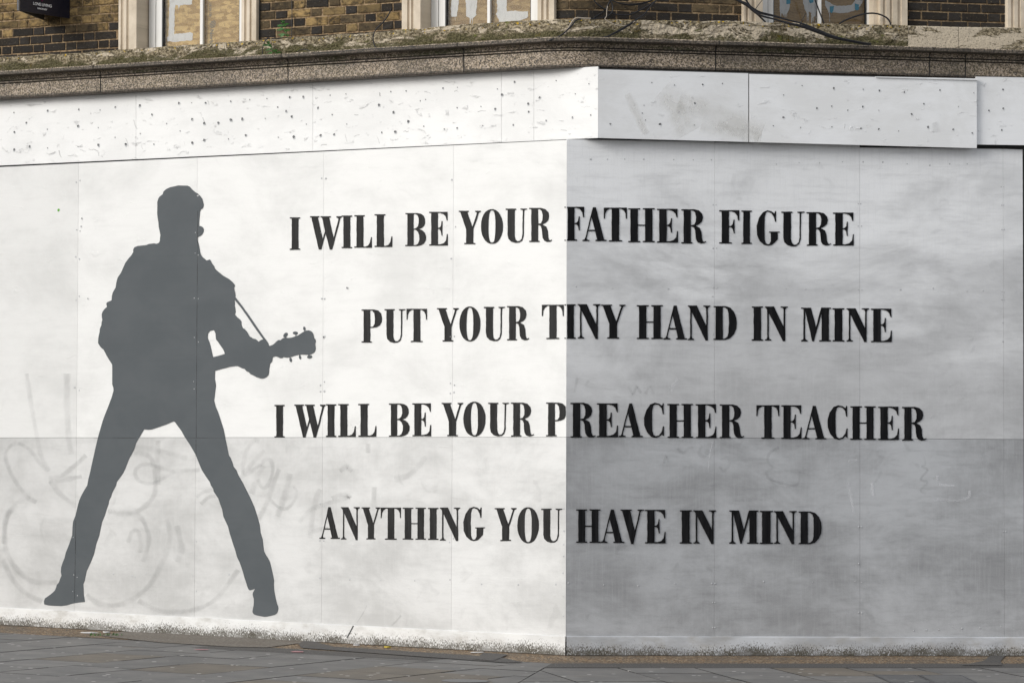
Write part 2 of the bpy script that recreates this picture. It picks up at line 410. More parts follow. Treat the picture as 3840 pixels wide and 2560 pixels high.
m = NT('cream_stone_paint', 0.6)
n1 = m.noise(m.uv(3, 2.2), 1.0, 5, 0.65); n2 = m.noise(m.uv(40, 9, 3), 1.0, 5, 0.7)
c = m.mix(m.ramp(n1, 0.35, 0.68), (0.50, 0.42, 0.315), (0.70, 0.605, 0.475))
c = m.mix(m.ramp(n2, 0.60, 0.72, 0, 0.5), c, (0.25, 0.20, 0.15))
m.base(c); m.bump(n2, 0.25, 0.01); M['stone'] = m.m
m = NT('white_window_paint', 0.4)
n1 = m.noise(m.uv(30, 3), 1.0, 4); m.base(m.mix(m.ramp(n1, 0.5, 0.78, 0, 0.35), (0.74, 0.735, 0.71), (0.45, 0.43, 0.39))); M['frame'] = m.m
M['gasket'] = plain('dark_rubber_gasket', (0.03, 0.035, 0.04), 0.5)
def board_mat(name, a, b, d, grain):
    m = NT(name, 0.7)
    if grain: n1 = m.noise(m.uv(5, 50, rot=1.25), 1.0, 5, 0.65, 1.6)
    else: n1 = m.sep(m.voro(m.uv(16, 46, rot=0.9), 1.0, 'Color'), 0)
    n2 = m.noise(m.uv(50, 16, 5, rot=0.3), 1.0, 3, 0.6, 1.8); n3 = m.noise(m.uv(2.2, 2.2), 1.0, 3)
    c = m.mix(m.ramp(n1, 0.3 if grain else 0.1, 0.7 if grain else 0.9), a, b)
    c = m.mix(m.ramp(n2, 0.54, 0.66, 0, 0.6), c, d)
    m.base(m.mix(m.ramp(n3, 0.45, 0.7, 0, 0.45), c, d)); return m.m
M['osb'] = board_mat('strand_board', (0.40, 0.235, 0.085), (0.66, 0.43, 0.18), (0.26, 0.15, 0.06), False)
M['ply'] = board_mat('bare_plywood', (0.30, 0.18, 0.075), (0.48, 0.31, 0.14), (0.19, 0.11, 0.05), False)
M['ply_dark'] = board_mat('grained_plywood', (0.26, 0.15, 0.065), (0.44, 0.27, 0.12), (0.17, 0.10, 0.05), True)
m = NT('window_glass', 0.03); t = m.t
tr = m.n("ShaderNodeBsdfTransparent"); tr.inputs[0].default_value = (0.93, 0.95, 0.95, 1)
gl_ = m.n("ShaderNodeBsdfGlossy"); gl_.inputs['Roughness'].default_value = 0.03
fr = m.n("ShaderNodeFresnel"); fr.inputs[0].default_value = 1.33
mx = m.n("ShaderNodeMixShader"); t.links.new(fr.outputs[0], mx.inputs[0]); t.links.new(tr.outputs[0], mx.inputs[1]); t.links.new(gl_.outputs[0], mx.inputs[2])
t.links.new(mx.outputs[0], t.nodes["Material Output"].inputs[0]); M['glass'] = m.m
m = NT('whitewash_daub', 0.6)
n1 = m.noise(m.uv(40, 14), 1.0, 4); m.base(m.mix(m.ramp(n1, 0.45, 0.75), (0.70, 0.65, 0.64), (0.58, 0.53, 0.52))); M['daub'] = m.m
M['tape'] = plain('blue_masking_tape', (0.04, 0.30, 0.45), 0.6)
M['stamp'] = plain('grey_board_stamp', (0.22, 0.19, 0.15), 0.8)
M['navy'] = plain('navy_sign_face', (0.006, 0.008, 0.022), 0.35)
M['sign_white'] = plain('white_vinyl', (0.80, 0.80, 0.80), 0.4)
M['sign_pink'] = plain('magenta_vinyl', (0.20, 0.012, 0.09), 0.4)
M['sign_back'] = plain('sign_back_board', (0.10, 0.09, 0.085), 0.6)
M['cable'] = plain('black_cable_sheath', (0.010, 0.010, 0.013), 0.42)
M['cable_cream'] = plain('grubby_cream_cable', (0.42, 0.36, 0.29), 0.6)
M['leaf'] = plain('fresh_green_leaf', (0.05, 0.15, 0.03), 0.5)
M['green'] = plain('green_paint_fleck', (0.12, 0.42, 0.03), 0.5)
M['metal'] = plain('worn_iron', (0.10, 0.10, 0.105), 0.5)

# ground
m = NT('grey_paving_slab', 0.75, 0.35)
n1 = m.noise(m.uv(3, 3), 1.0, 6, 0.65); n2 = m.noise(m.uv(60, 60), 1.0, 4, 0.7)
c = m.mix(m.ramp(n1, 0.35, 0.68), (0.8, 0.8, 0.8), (1.1, 1.08, 1.05)); c = m.mix(1.0, c, m.tint(), 'MULTIPLY')
c = m.mix(m.ramp(n2, 0.42, 0.7, 0, 0.3), c, (0.19, 0.18, 0.17))
n3 = m.noise(m.uv(1.1, 2.2, 8), 1.0, 5, 0.6, 0.6); c = m.mix(m.ramp(n3, 0.60, 0.74, 0, 0.45), c, (0.13, 0.105, 0.078))
gum = m.voro(m.uv(9, 9, 1), 1.0, 'Distance'); gr_ = m.voro(m.uv(9, 9, 1), 1.0, 'Color')
c = m.mix(m.math('MULTIPLY', m.ramp(gum, 0.20, 0.13), m.ramp(m.sep(gr_, 1), 0.5, 0.9, 0, 0.9)), c, (0.55, 0.53, 0.50))
m.base(c); m.bump(n2, 0.25, 0.004); M['slab'] = m.m
M['bed'] = plain('dark_joint_bed', (0.028, 0.028, 0.024), 0.95)
m = NT('exposed_aggregate', 0.8, 0.3)
v1 = m.voro(m.uv(75, 75), 1.0, 'Color'); n2 = m.noise(m.uv(2.2, 2.2), 1.0, 4)
c = m.mix(m.sep(v1, 0), (0.085, 0.058, 0.036), (0.36, 0.235, 0.125)); c = m.mix(m.ramp(m.sep(v1, 1), 0.8, 0.9), c, (0.45, 0.38, 0.28))
c = m.mix(m.ramp(m.sep(v1, 2), 0.72, 0.8), c, (0.05, 0.045, 0.04))
m.base(m.mix(m.ramp(n2, 0.42, 0.7, 0.05, 0.6), c, (0.10, 0.088, 0.072))); m.bump(m.sep(v1, 0), 0.6, 0.006); M['aggregate'] = m.m
m = NT('patched_asphalt', 0.85, 0.3)
n1 = m.noise(m.uv(70, 70), 1.0, 4, 0.7); n2 = m.noise(m.uv(1.3, 2), 1.0, 5)
c = m.mix(m.ramp(n1, 0.35, 0.68), (0.045, 0.043, 0.041), (0.145, 0.137, 0.128)); m.base(m.mix(m.ramp(n2, 0.45, 0.7, 0, 0.5), c, (0.12, 0.108, 0.094)))
m.bump(n1, 0.5, 0.006); M['asphalt'] = m.m
m = NT('stained_concrete', 0.85, 0.3)
n1 = m.noise(m.uv(40, 40), 1.0, 5, 0.7); n2 = m.noise(m.uv(2, 3), 1.0, 5)
c = m.mix(m.ramp(n1, 0.35, 0.66), (0.105, 0.09, 0.075), (0.25, 0.225, 0.19)); m.base(m.mix(m.ramp(n2, 0.4, 0.7, 0, 0.5), c, (0.13, 0.105, 0.08)))
m.bump(n1, 0.4, 0.004); M['concrete'] = m.m

# ------------------------------------------------------------------ building
ZTOP = 6.3
E_LEDGE, E_PIL, E_FRAME = 0.085, 0.05, -0.115
bld = thing('corner_building', 'brown and black brick corner building with stone cornice and boarded windows above the hoarding', 'building', (P0.x, P0.y, 0))
uL = lambda x, e=0.0, y=80: px(LB, x, y, e)[0]
uR = lambda x, e=0.0, y=80: px(RB, x, y, e)[0]
def zat(W, x, y, e): return px(W, x, y, e)[1]
U_MIN, U_MAX = -8.5, 6.5

# lower storey behind the hoarding (dark, only glimpsed through gaps)
b = MB()
us = [U_MIN, -2, -ARC_A] + [-ARC_A + 2 * ARC_A * i / 8 for i in range(1, 9)] + [2, U_MAX]
for i in range(len(us) - 1): b.rect(PM, us[i], us[i + 1], -0.3, 4.25, -0.5, -0.16)
b.build('lower_storey', M['gap_dark'], bld)

# brickwork: mortar core and real bricks in Flemish bond
Z_LEDGE_TOP = zat(LB, 600, 182, E_LEDGE)
def usplit(u0, u1):
    pts = [u0]
    for i in range(9):
        q = -ARC_A + 2 * ARC_A * i / 8
        if u0 < q < u1: pts.append(q)
    pts.append(u1); return pts
panels = [(U_MIN, uL(443), 'a'), (uL(973), uL(1506), 'b'), (uL(2086, 0.0) + 0.0, uR(2787), 'c'), (uR(3408), uR(3776), 'd'), (uR(4400), U_MAX, 'e')]
CH = 0.0745
for u0, u1, kind in panels:
    core = MB(); brickmb = MB()
    pp = usplit(u0, u1)
    for i in range(len(pp) - 1): core.rect(PM, pp[i], pp[i + 1], Z_LEDGE_TOP - 0.12, ZTOP, -0.3, -0.006)
    for ci in range(22):
        z0 = Z_LEDGE_TOP - 0.10 + ci * CH; z1 = z0 + CH - 0.012
        if z0 > ZTOP: break
        k = ci - 1
        u = u0 - (0.0 if ci % 2 else 0.06); hd = bool(ci % 2)
        idx = 0
        while u < u1:
            L = (0.1025 if hd else 0.215) + rng.uniform(-0.004, 0.004)
            a, e_ = max(u, u0), min(u + L, u1)
            if e_ - a > 0.02:
                dark = {'a': (0.99, 0.98, 0.95, 0.80, 0.12, 0.02, 0.0), 'b': (0.98, 0.94, 0.75, 0.45, 0.25, 0.12, 0.1), 'c': (0.99, 0.98, 0.94, 0.85, 0.8, 0.6, 0.6),
                        'd': (0.99, 0.99, 0.98, 0.98, 0.96, 0.9, 0.9), 'e': (0.98, 0.9, 0.8, 0.7, 0.6, 0.5, 0.5)}[kind]
                dk = dark[min(max(k, 0), 6)]
                q = rng.random()
                if q < dk:
                    s_ = rng.uniform(0.7, 1.3); cc = (0.030 * s_, 0.027 * s_, 0.025 * s_)
                    if dk < 0.95 and rng.random() < 0.55: s_ = rng.uniform(0.8, 1.6); cc = (0.075 * s_, 0.056 * s_, 0.033 * s_)
                else:
                    s_ = rng.uniform(0.75, 1.35); wb = rng.random(); cc = ((0.16 + 0.14 * wb) * s_, (0.115 + 0.092 * wb) * s_, (0.056 + 0.038 * wb) * s_)
                j = lambda d=0.0025: rng.uniform(-d, d)
                ef = j(0.003)
                up_ = usplit(a, e_)
                if len(up_) == 2:
                    brickmb.prism(PM, [(a + j(), z0 + j()), (e_ + j(), z0 + j()), (e_ + j(), z1 + j()), (a + j(), z1 + j())], -0.05, 0.002 + ef, c=cc, inset=0.004)
                else:
                    for q in range(len(up_) - 1): brickmb.rect(PM, up_[q], up_[q + 1], z0, z1, -0.05, 0.002 + ef, c=cc)
            u += L + 0.012; hd = not hd; idx += 1
    core.build('mortar', M['mortar'], bld); brickmb.build('brickwork', M['brick'], bld)
b = MB(); b.rect(PM, U_MIN, -2, 4.2, ZTOP, -0.6, -0.31); b.rect(PM, -2, -ARC_A, 4.2, ZTOP, -0.6, -0.31)
for i in range(8): b.rect(PM, -ARC_A + 2 * ARC_A * i / 8, -ARC_A + 2 * ARC_A * (i + 1) / 8, 4.2, ZTOP, -0.5, -0.31)
b.rect(PM, ARC_A, U_MAX, 4.2, ZTOP, -0.6, -0.31); b.build('inner_wall', M['gap_dark'], bld)

# windows: stone pilasters, white frames, glass, boarding behind, daubed letters
ZB = Z_LEDGE_TOP - 0.12
def pilaster(u0, u1, flutes):
    b = MB(); w_ = u1 - u0
    prof = [(u0, -0.30), (u0, E_PIL - 0.012), (u0 + 0.004, E_PIL)]
    for f0, f1 in flutes:
        a, c_ = u0 + w_ * f0, u0 + w_ * f1; mid = (a + c_) / 2
        prof += [(a, E_PIL), (a + 0.003, E_PIL - 0.014), (mid, E_PIL - 0.02), (c_ - 0.003, E_PIL - 0.012), (c_, E_PIL)]
    prof += [(u1 - 0.004, E_PIL), (u1, E_PIL - 0.012), (u1, -0.30)]
    b.post(PM, prof, ZB, ZTOP)
    return b.build('stone_pilaster', M['stone'], bld)
FL = [(0.14, 0.30), (0.44, 0.58)]
pilaster(uL(443, E_PIL), uL(513, E_PIL), FL); pilaster(uL(904, E_PIL), uL(962, E_PIL), [(0.2, 0.36), (0.55, 0.68)])
pilaster(uL(1505, E_PIL), uL(1578, E_PIL), [(0.30, 0.42), (0.5, 0.62)]); pilaster(uL(2014, E_PIL), uL(2076, E_PIL), [(0.25, 0.40), (0.55, 0.7)])
pilaster(uR(2787, E_PIL), uR(2862, E_PIL), [(0.12, 0.28), (0.42, 0.62)]); pilaster(uR(3300, E_PIL), uR(3405, E_PIL), [(0.1, 0.22), (0.35, 0.45), (0.62, 0.78)])
pilaster(uR(3777, E_PIL), uR(3850, E_PIL), [(0.2, 0.36), (0.55, 0.7)]); pilaster(uR(4330, E_PIL), uR(4400, E_PIL), FL)
# slim stone jamb seen at the right of the right-hand window
b = MB(); b.rect(PM, uR(3276, 0.0), uR(3302, 0.0), ZB, ZTOP, -0.3, 0.0); b.build('stone_jamb', M['stone'], bld)
# daub / tape polygons come in photograph pixels on the board plane
E_BOARD = -0.165
def window(W, f0, bars, g0, mul, g1, f1, board, label):
    U = (lambda x, e: px(W, x, 80, e)[0])
    fr_ = MB()
    for a, c_ in bars: fr_.rect(PM, U(a, E_FRAME), U(c_, E_FRAME), ZB, ZTOP, -0.2, E_FRAME)
    fr_.rect(PM, U(mul[0], E_FRAME), U(mul[1], E_FRAME), ZB, ZTOP, -0.15, E_FRAME)
    uu0 = U(f0, E_FRAME); uu1 = U(f1, E_FRAME)
    win = fr_.build('window', M['frame'], bld); win["label"] = label
    g = MB(); g.rect(PM, U(g0, E_FRAME), U(mul[0], E_FRAME), ZB, ZTOP, -0.138, -0.134); g.build('pane', M['glass'], win)
    g = MB(); g.rect(PM, U(mul[1], E_FRAME), U(g1, E_FRAME), ZB, ZTOP, -0.138, -0.134); g.build('pane', M['glass'], win)
    g = MB(); g.rect(PM, U(g0, E_FRAME) - 0.05, U(g1, E_FRAME) + 0.2, ZB, ZTOP, -0.19, E_BOARD)
    g.build('boarding', board, win)
    g = MB(); gw = 0.008
    g.rect(PM, U(g0, E_FRAME), U(g0, E_FRAME) + gw, ZB, ZTOP, -0.16, -0.12); g.build('gasket', M['gasket'], win); g = MB(); g.rect(PM, U(g1, E_FRAME) - gw, U(g1, E_FRAME), ZB, ZTOP, -0.16, -0.12)
    g.build('gasket', M['gasket'], win)
    return win
w1 = window(LB, 559, [(559, 583), (586, 607), (898, 925)], 607, (750, 760), 898, 925, M['osb'], 'window with strand board behind and a white painted bracket shape')
w2 = window(LB, 1617, [(1617, 1643), (1646, 1669), (1991, 2035)], 1669, (1827, 1837), 1991, 2035, M['ply'], 'window with bare plywood behind and white painted N and L')
w3 = window(RB, 2862, [(2858, 2879), (2881, 2900), (3251, 3292)], 2900, (3068, 3080), 3251, 3292, M['ply_dark'], 'window with dark plywood behind, daubed letters and blue tape')
b = MB()
for x0, x1, W in ((583, 586, LB), (1643, 1646, LB)):
    b = MB(); b.rect(PM, px(W, x0, 80, E_FRAME)[0], px(W, x1, 80, E_FRAME)[0], ZB, ZTOP, -0.19, -0.14); b.build('frame_gap', M['gasket'], bld)
def daub(win, W, polys, mat, name='painted_daub', e=E_BOARD, rough=1.4):
    for p in polys:
        b = MB(); q = []
        n = len(p)
        for i in range(n):
            (x0, y0), (x1, y1) = p[i], p[(i + 1) % n]
            k = max(1, int(math.hypot(x1 - x0, y1 - y0) / 6))
            for j in range(k):
                t = j / k; q.append(px(W, x0 + (x1 - x0) * t + rng.uniform(-rough, rough), y0 + (y1 - y0) * t + rng.uniform(-rough, rough), e + 0.002))
        b.flat(PM, [q], e + 0.0005); b.build(name, mat, win)
Z5 = lambda ox, pts: [(ox + x / 4.704, y / 4.704) for x, y in pts]
daub(w1, LB, [Z5(500, [(640, -260), (1030, -260), (1035, 70), (1000, 92), (860, 90), (820, 100), (800, 185), (790, 100), (735, 92), (725, 300), (722, 605), (860, 595), (1000, 570), (1045, 600), (1038, 720), (900, 725), (760, 745), (640, 735), (600, 735), (598, 665), (625, 640)])], M['daub'])
daub(w2, LB, [Z5(1550, [(690, -160), (800, -160), (795, 80), (780, 180), (770, 290), (735, 300), (738, 370), (730, 300), (665, 290), (660, 180)]),
              Z5(1550, [(900, -160), (1125, -160), (1118, 120), (1100, 230), (1112, 270), (1050, 318), (1045, 430), (1030, 318), (1000, 430), (990, 316), (930, 290), (935, 180)]),
              Z5(1550, [(1475, -160), (1640, -160), (1645, 90), (1648, 205), (1800, 195), (1960, 212), (2022, 200), (2028, 270), (2000, 325), (1900, 365), (1780, 385), (1770, 440), (1520, 440), (1515, 350), (1450, 250), (1478, 210)])], M['daub'])
daub(w3, RB, [Z5(2650, [(1285, -160), (1475, -160), (1470, 70), (1445, 200), (1420, 240), (1415, 330), (1405, 245), (1382, 325), (1372, 245), (1350, 300), (1340, 240), (1312, 240), (1308, 330), (1298, 240), (1288, 100)]),
              Z5(2650, [(1690, -160), (1968, -160), (1960, 120), (1930, 240), (1928, 415), (1915, 290), (1890, 300), (1885, 415), (1875, 300), (1850, 415), (1845, 235), (1805, 205), (1800, 410), (1790, 240), (1770, 415), (1762, 220), (1740, 195), (1700, 60)]),
              Z5(2650, [(2085, 20), (2110, 10), (2200, 75), (2290, 105), (2420, 108), (2550, 90), (2610, 20), (2640, -100), (2770, -100), (2745, 60), (2690, 130), (2600, 195), (2480, 225), (2390, 238), (2290, 225), (2175, 210), (2170, 390), (2162, 215), (2145, 230), (2138, 190), (2095, 100)])], M['daub'])
daub(w3, RB, [Z5(2650, [(1405, -30), (1478, -30), (1475, 70), (1408, 78)]), Z5(2650, [(1808, -30), (1880, -30), (1882, 45), (1830, 65), (1810, 35)]),
              Z5(2650, [(2175, 118), (2248, 108), (2235, 200), (2205, 245), (2172, 210)]), Z5(2650, [(2615, 62), (2685, 85), (2690, 170), (2660, 188), (2616, 178)])], M['tape'], 'masking_tape', E_BOARD + 0.003, 0.6)
def textmesh(body, size, fn, mat, name, parent, squash=1.0, shear=0.0):
    """flat lettering with fn(x, y) -> world point, x centred"""
    cu = bpy.data.curves.new("t", 'FONT'); cu.body = body; cu.size = size; cu.align_x = 'CENTER'; cu.extrude = 0.001; cu.offset = size * 0.022
    ob = bpy.data.objects.new("t", cu); col.objects.link(ob)
    dg = bpy.context.evaluated_depsgraph_get(); me0 = bpy.data.meshes.new_from_object(ob.evaluated_get(dg))
    b = MB(); vs = [fn(v.co.x * squash, v.co.y, v.co.z) for v in me0.vertices]
    b.add(vs, [list(p.vertices) for p in me0.polygons], [(v.co.x, v.co.y) for v in me0.vertices])
    bpy.data.objects.remove(ob); bpy.data.curves.remove(cu); bpy.data.meshes.remove(me0)
    return b.build(name, mat, parent)
def stamp(x, y, body, size):
    uc, zc = px(LB, x, y, E_BOARD)
    textmesh(body, size, lambda a, c_, d: PM(uc + c_, zc - a, E_BOARD + 0.001 + d), M['stamp'], 'board_stamp', w1)
stamp(787, 138, 'Norb', 0.055); stamp(786, 38, 'US 30 120', 0.028)
b = MB(); uc, zc = px(LB, 798, 92, E_BOARD); rr = 0.032
for i in range(5):
    o = (i - 2) * 0.0125; hw = math.sqrt(max(rr * rr - o * o, 0))
    b.flat(PM, [[(uc - hw, zc + o - 0.003 - hw * 0.25), (uc + hw, zc + o - 0.003 + hw * 0.25), (uc + hw, zc + o + 0.004 + hw * 0.25), (uc - hw, zc + o + 0.004 - hw * 0.25)]], E_BOARD)
b.build('board_stamp', M['stamp'], w1)
# cement fillets and the dark gap beside pilasters
b = MB(); b.rect(PM, uL(964, 0.01), uL(973, 0.01), ZB, ZTOP, -0.25, 0.012); b.build('mastic_joint', M['gasket'], bld)

# cornice stones
E_C = 0.14
zc0 = zat(RB, 2840, 270, E_C)
def cprof():
    p = [(0.0, -0.30), (0.0, E_C - 0.006), (0.008, E_C + 0.002), (0.022, E_C + 0.004), (0.126, E_C + 0.004), (0.127, E_C - 0.022), (0.135, E_C - 0.022), (0.136, E_C + 0.008), (0.147, E_C + 0.008),
         (0.148, E_C - 0.022), (0.156, E_C - 0.022), (0.157, E_C + 0.002)]
    for i in range(1, 6):
        t = i / 5 * math.pi / 2
        p.append((0.157 + 0.036 * math.sin(t), E_C + 0.002 + 0.030 * (1 - math.cos(t))))
    p += [(0.195, E_C + 0.105), (0.199, E_C + 0.112), (0.222, E_C + 0.114), (0.229, E_C + 0.108), (0.246, -0.02), (0.246, -0.30)]
    return p
CP = cprof()
cj = [U_MIN] + [px(LB, x, 320, E_C)[0] for x in (-640, 378, 1081, 1740)] + [px(RB, x, 250, E_C)[0] for x in (2683, 3485, 3620, 4500)] + [U_MAX]
for i in range(len(cj) - 1):
    a, c_ = cj[i] + 0.006, cj[i + 1] - 0.006
    pts = [a]
    k = max(2, int((c_ - a) / 0.12))
    pts = [a + (c_ - a) * j / k for j in range(k + 1)]
    pts = sorted(pts + [-ARC_A + 2 * ARC_A * j / 14 for j in range(15) if a < -ARC_A + 2 * ARC_A * j / 14 < c_])
    b = MB(); n = len(CP); tv = rng.uniform(0.86, 1.08)
    vs = []; uv = []; L = [0]
    for j in range(1, n): L.append(L[-1] + math.hypot(CP[j][0] - CP[j - 1][0], CP[j][1] - CP[j - 1][1]))
    for u in pts:
        for j, (dz, e) in enumerate(CP):
            wob = 0.0016 * noise.noise(Vector((u * 9, dz * 40, 3)))
            if j >= 18: wob += 0.003 * noise.noise(Vector((u * 14, 1, 7)))
            vs.append(PM(u, zc0 + dz + wob, e + (wob if e > 0 else 0))); uv.append((u, L[j]))
    for q in range(len(pts) - 1):
        for j in range(n - 1):
            cc = (tv, 0.25, 0.0)
            if j in (0, 1, 2): cc = (tv * 0.9, 0.0, 0.75)
            elif j in (4, 5, 6, 8, 9, 10): cc = (tv, 0.3, 0.95)
            elif j == 7: cc = (tv, 0.3, 0.1)
            elif 11 <= j <= 14: cc = (tv, 1.0, 0.15)
            elif j in (15, 16, 17): cc = (tv, 0.3, 0.9)  # colour darkened for the shade under the lip
            elif j == 18: cc = (tv * 0.8, 0.0, 0.72)
            elif j == 19: cc = (tv * 1.1, 0.1, 0.0)
            elif j > 19: cc = (tv * 0.8, 0.4, 0.3)
            b.add([vs[q * n + j], vs[(q + 1) * n + j], vs[(q + 1) * n + j + 1], vs[q * n + j + 1]], [[0, 1, 2, 3]],
                  [uv[q * n + j], uv[(q + 1) * n + j], uv[(q + 1) * n + j + 1], uv[q * n + j + 1]], cc, 0, 11 <= j <= 15)
    for q in (0, len(pts) - 1): b.add([vs[q * n + j] for j in range(n)], [list(range(n))], [uv[q * n + j] for j in range(n)], (tv, 0.2, 0.5))
    b.build('cornice_stone', M['granite'], bld)
for u in cj[1:-1]:
    b = MB()
    for (z0, z1, e) in ((0.005, 0.126, E_C - 0.002), (0.157, 0.185, E_C + 0.002), (0.2, 0.225, E_C + 0.106)): b.rect(PM, u - 0.007, u + 0.007, zc0 + z0, zc0 + z1, 0.0, e)
    b.build('mortar_joint', M['joint'], bld)

# cement upstand on the cornice, uneven by hand
zl_top = [(-1500, 215 + 1500 * 0.068), (0, 216), (300, 200), (520, 184), (620, 176), (850, 162), (1050, 146), (1200, 137), (1350, 128), (1500, 115), (1700, 97), (1850, 86), (1990, 78), (2080, 75)]
zr_top = [(2180, 75), (2300, 76), (2450, 78), (2600, 80), (2790, 82), (2900, 87), (3100, 90), (3250, 94), (3400, 97), (3600, 103), (3840, 106), (5200, 128)]
prof_u = [(px(LB, x, y, E_LEDGE)) for x, y in zl_top] + [(px(RB, x, y, E_LEDGE)) for x, y in zr_top]
def ztop(u):
    for (a, za), (c_, zb) in zip(prof_u, prof_u[1:]):
        if a <= u <= c_: return za + (zb - za) * (u - a) / max(c_ - a, 1e-6)
    return prof_u[0][1] if u < prof_u[0][0] else prof_u[-1][1]
def ledge(u0, u1, mat, rough, name='cement_upstand'):
    b = MB(); nu = int((u1 - u0) / 0.007); nz = 24
    rows = []
    for i in range(nu + 1):
        u = u0 + (u1 - u0) * i / nu; zt = ztop(u) + rough * 0.008 * noise.noise(Vector((u * 5, 0, 5))) + rough * 0.007 * noise.noise(Vector((u * 24, 2, 5))) + rough * 0.005 * noise.noise(Vector((u * 70, 2, 5)))
        z0 = zc0 + 0.22; r_ = []
        for j in range(nz + 1):
            t = j / nz; z = z0 + (zt - z0) * t
            fl = 0.5 + 0.5 * noise.noise(Vector((u * 5, z * 9, 1)))
            d = rough * (0.007 * noise.noise(Vector((u * 9, z * 14, 0))) + 0.008 * (1 if fl > 0.52 else 0) + 0.007 * noise.noise(Vector((u * 45, z * 55, 4))) + 0.005 * noise.noise(Vector((u * 95, z * 95, 8))))
            r_.append((PM(u, z, E_LEDGE - 0.006 * t + d), (u, z), t))
        for t, ee in ((1.0, 0.065), (1.0, 0.0), (1.0, -0.2)): r_.append((PM(u, zt + 0.004 + (0.07 - ee) * 0.12, ee), (u, zt + (0.1 - ee)), t))
        rows.append(r_)
    m_ = len(rows[0])
    for i in range(nu):
        for j in range(m_ - 1):
            q = (rows[i][j], rows[i + 1][j], rows[i + 1][j + 1], rows[i][j + 1]); t = rows[i][j][2]
            b.add([x[0] for x in q], [[0, 1, 2, 3]], [x[1] for x in q], (t, t, t), 0, True)
    o = b.build(name, mat, bld)
    bmw = o.data  # weld for smooth shading
    import bmesh
    bm = bmesh.new(); bm.from_mesh(bmw); bmesh.ops.remove_doubles(bm, verts=bm.verts, dist=1e-5); bm.to_mesh(bmw); bm.free()
    return o
uq = [px(LB, 298, 230, E_LEDGE)[0], px(LB, 842, 190, E_LEDGE)[0], px(LB, 1955, 110, E_LEDGE)[0], px(RB, 2405, 110, E_LEDGE)[0], px(RB, 2890, 120, E_LEDGE)[0], px(RB, 3405, 140, E_LEDGE)[0], px(RB, 3595, 150, E_LEDGE)[0]]
ledge(U_MIN, uq[0], M['cement_moss'], 1.0); ledge(uq[0], uq[1] - 0.003, M['cement_moss'], 1.0); ledge(uq[1], uq[2], M['cement_moss'], 1.0); ledge(uq[2], uq[3], M['cement_moss'], 0.9)
ledge(uq[3], uq[4], M['cement_flaked'], 0.9); ledge(uq[4], uq[5], M['cement_moss'], 0.8); ledge(uq[5], uq[6] - 0.003, M['cement_clean'], 0.25); ledge(uq[6], U_MAX, M['cement_clean'], 0.25)

# ------------------------------------------------------------------ hoardings
lh = thing('white_hoarding', 'white painted plywood hoarding with grey guitarist silhouette and black lettering, left of the corner', 'hoarding', (LM(-2.8, 0, 0.0).x, LM(-2.8, 0, 0.0).y, 0.0), 'plywood hoardings wrapped round the corner')
rh = thing('grey_hoarding', 'grey patchily painted plywood hoarding with black lettering, right of the corner', 'hoarding', (RM(2.2, 0, 0.0).x, RM(2.2, 0, 0.0).y, 0.0), 'plywood hoardings wrapped round the corner')
def quad(W, pts, e): return [px(W, x, y, e) for x, y in pts]
def panel(W, m, parent, name, tl, tr, br, bl, e, mat, shade=1.0, th=0.018, gap=0.0008):
    q = quad(W, [bl, br, tr, tl], e)
    q = [(q[0][0] + gap, q[0][1]), (q[1][0] - gap, q[1][1]), (q[2][0] - gap, q[2][1]), (q[3][0] + gap, q[3][1])]
    b = MB(); b.prism(m, q, e - th, e); o = b.build(name, mat, parent)
    o.color = (shade, shade, shade, 1); return o
lseam = [(-900, -930), (295, 281), (740, 729), (1214, 1206), (1701, 1692), (2126, 2122)]
def lpt(i, y):    # seam i at photograph height y
    a, c_ = lseam[i]; return a + (c_ - a) * (y - 620) / (2340 - 620)
lfa = lambda x: 621 - (621 - 519) * x / 2126 + 6.0
lms = lambda x: 1640.7 - 2.5 * x / 2124
lsk = lambda x: 2278 + 108 * x / 2122
shl = [0.875, 0.96, 0.99, 1.0, 1.01]; shl2 = [0.90, 0.96, 1.0, 1.03, 1.08]
for i in range(5):
    xa, xb = lseam[i][0], lseam[i + 1][0]
    ya, yb = lms(xa), lms(xb)
    panel(LW, LM, lh, 'panel', (lpt(i, 600), lfa(xa)), (lpt(i + 1, 600), lfa(xb)), (lpt(i + 1, yb), yb - 0.6), (lpt(i, ya), ya - 0.6), 0.0005 * (i % 2), M['white'], shl[i])
    panel(LW, LM, lh, 'panel', (lpt(i, ya), ya + 0.6), (lpt(i + 1, yb), yb + 0.6), (lpt(i + 1, 2400), lsk(xb) + 18), (lpt(i, 2400), lsk(xa) + 18), 0.002 + 0.0005 * (i % 2), M['thin_white'], shl2[i])
rseam = [2126, 2679, 3224, 3761, 3835]; rbot = [2122, 2678, 3225, 3767, 3842]
rtop = [(523, 532), (534, 544), (553, 559), (559, 561)]
rms = lambda x: 1638.2 + 8.5 * (x - 2124) / 1716
rsk = lambda x: 2386 + 4 * (x - 2122) / 1718
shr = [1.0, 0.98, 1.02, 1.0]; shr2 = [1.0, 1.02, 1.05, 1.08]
for i in range(4):
    xa, xb, ba, bb = rseam[i], rseam[i + 1], rbot[i], rbot[i + 1]
    ma, mb_ = (xa * 0.42 + ba * 0.58), (xb * 0.42 + bb * 0.58)
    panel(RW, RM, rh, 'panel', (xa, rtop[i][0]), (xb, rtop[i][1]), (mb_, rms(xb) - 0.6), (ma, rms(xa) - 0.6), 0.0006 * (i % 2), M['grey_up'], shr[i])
    panel(RW, RM, rh, 'panel', (ma, rms(xa) + 0.6), (mb_, rms(xb) + 0.6), (bb, rsk(bb) + 18), (ba, rsk(ba) + 18), -0.0015 + 0.0006 * (i % 2), M['grey_low'], shr2[i])
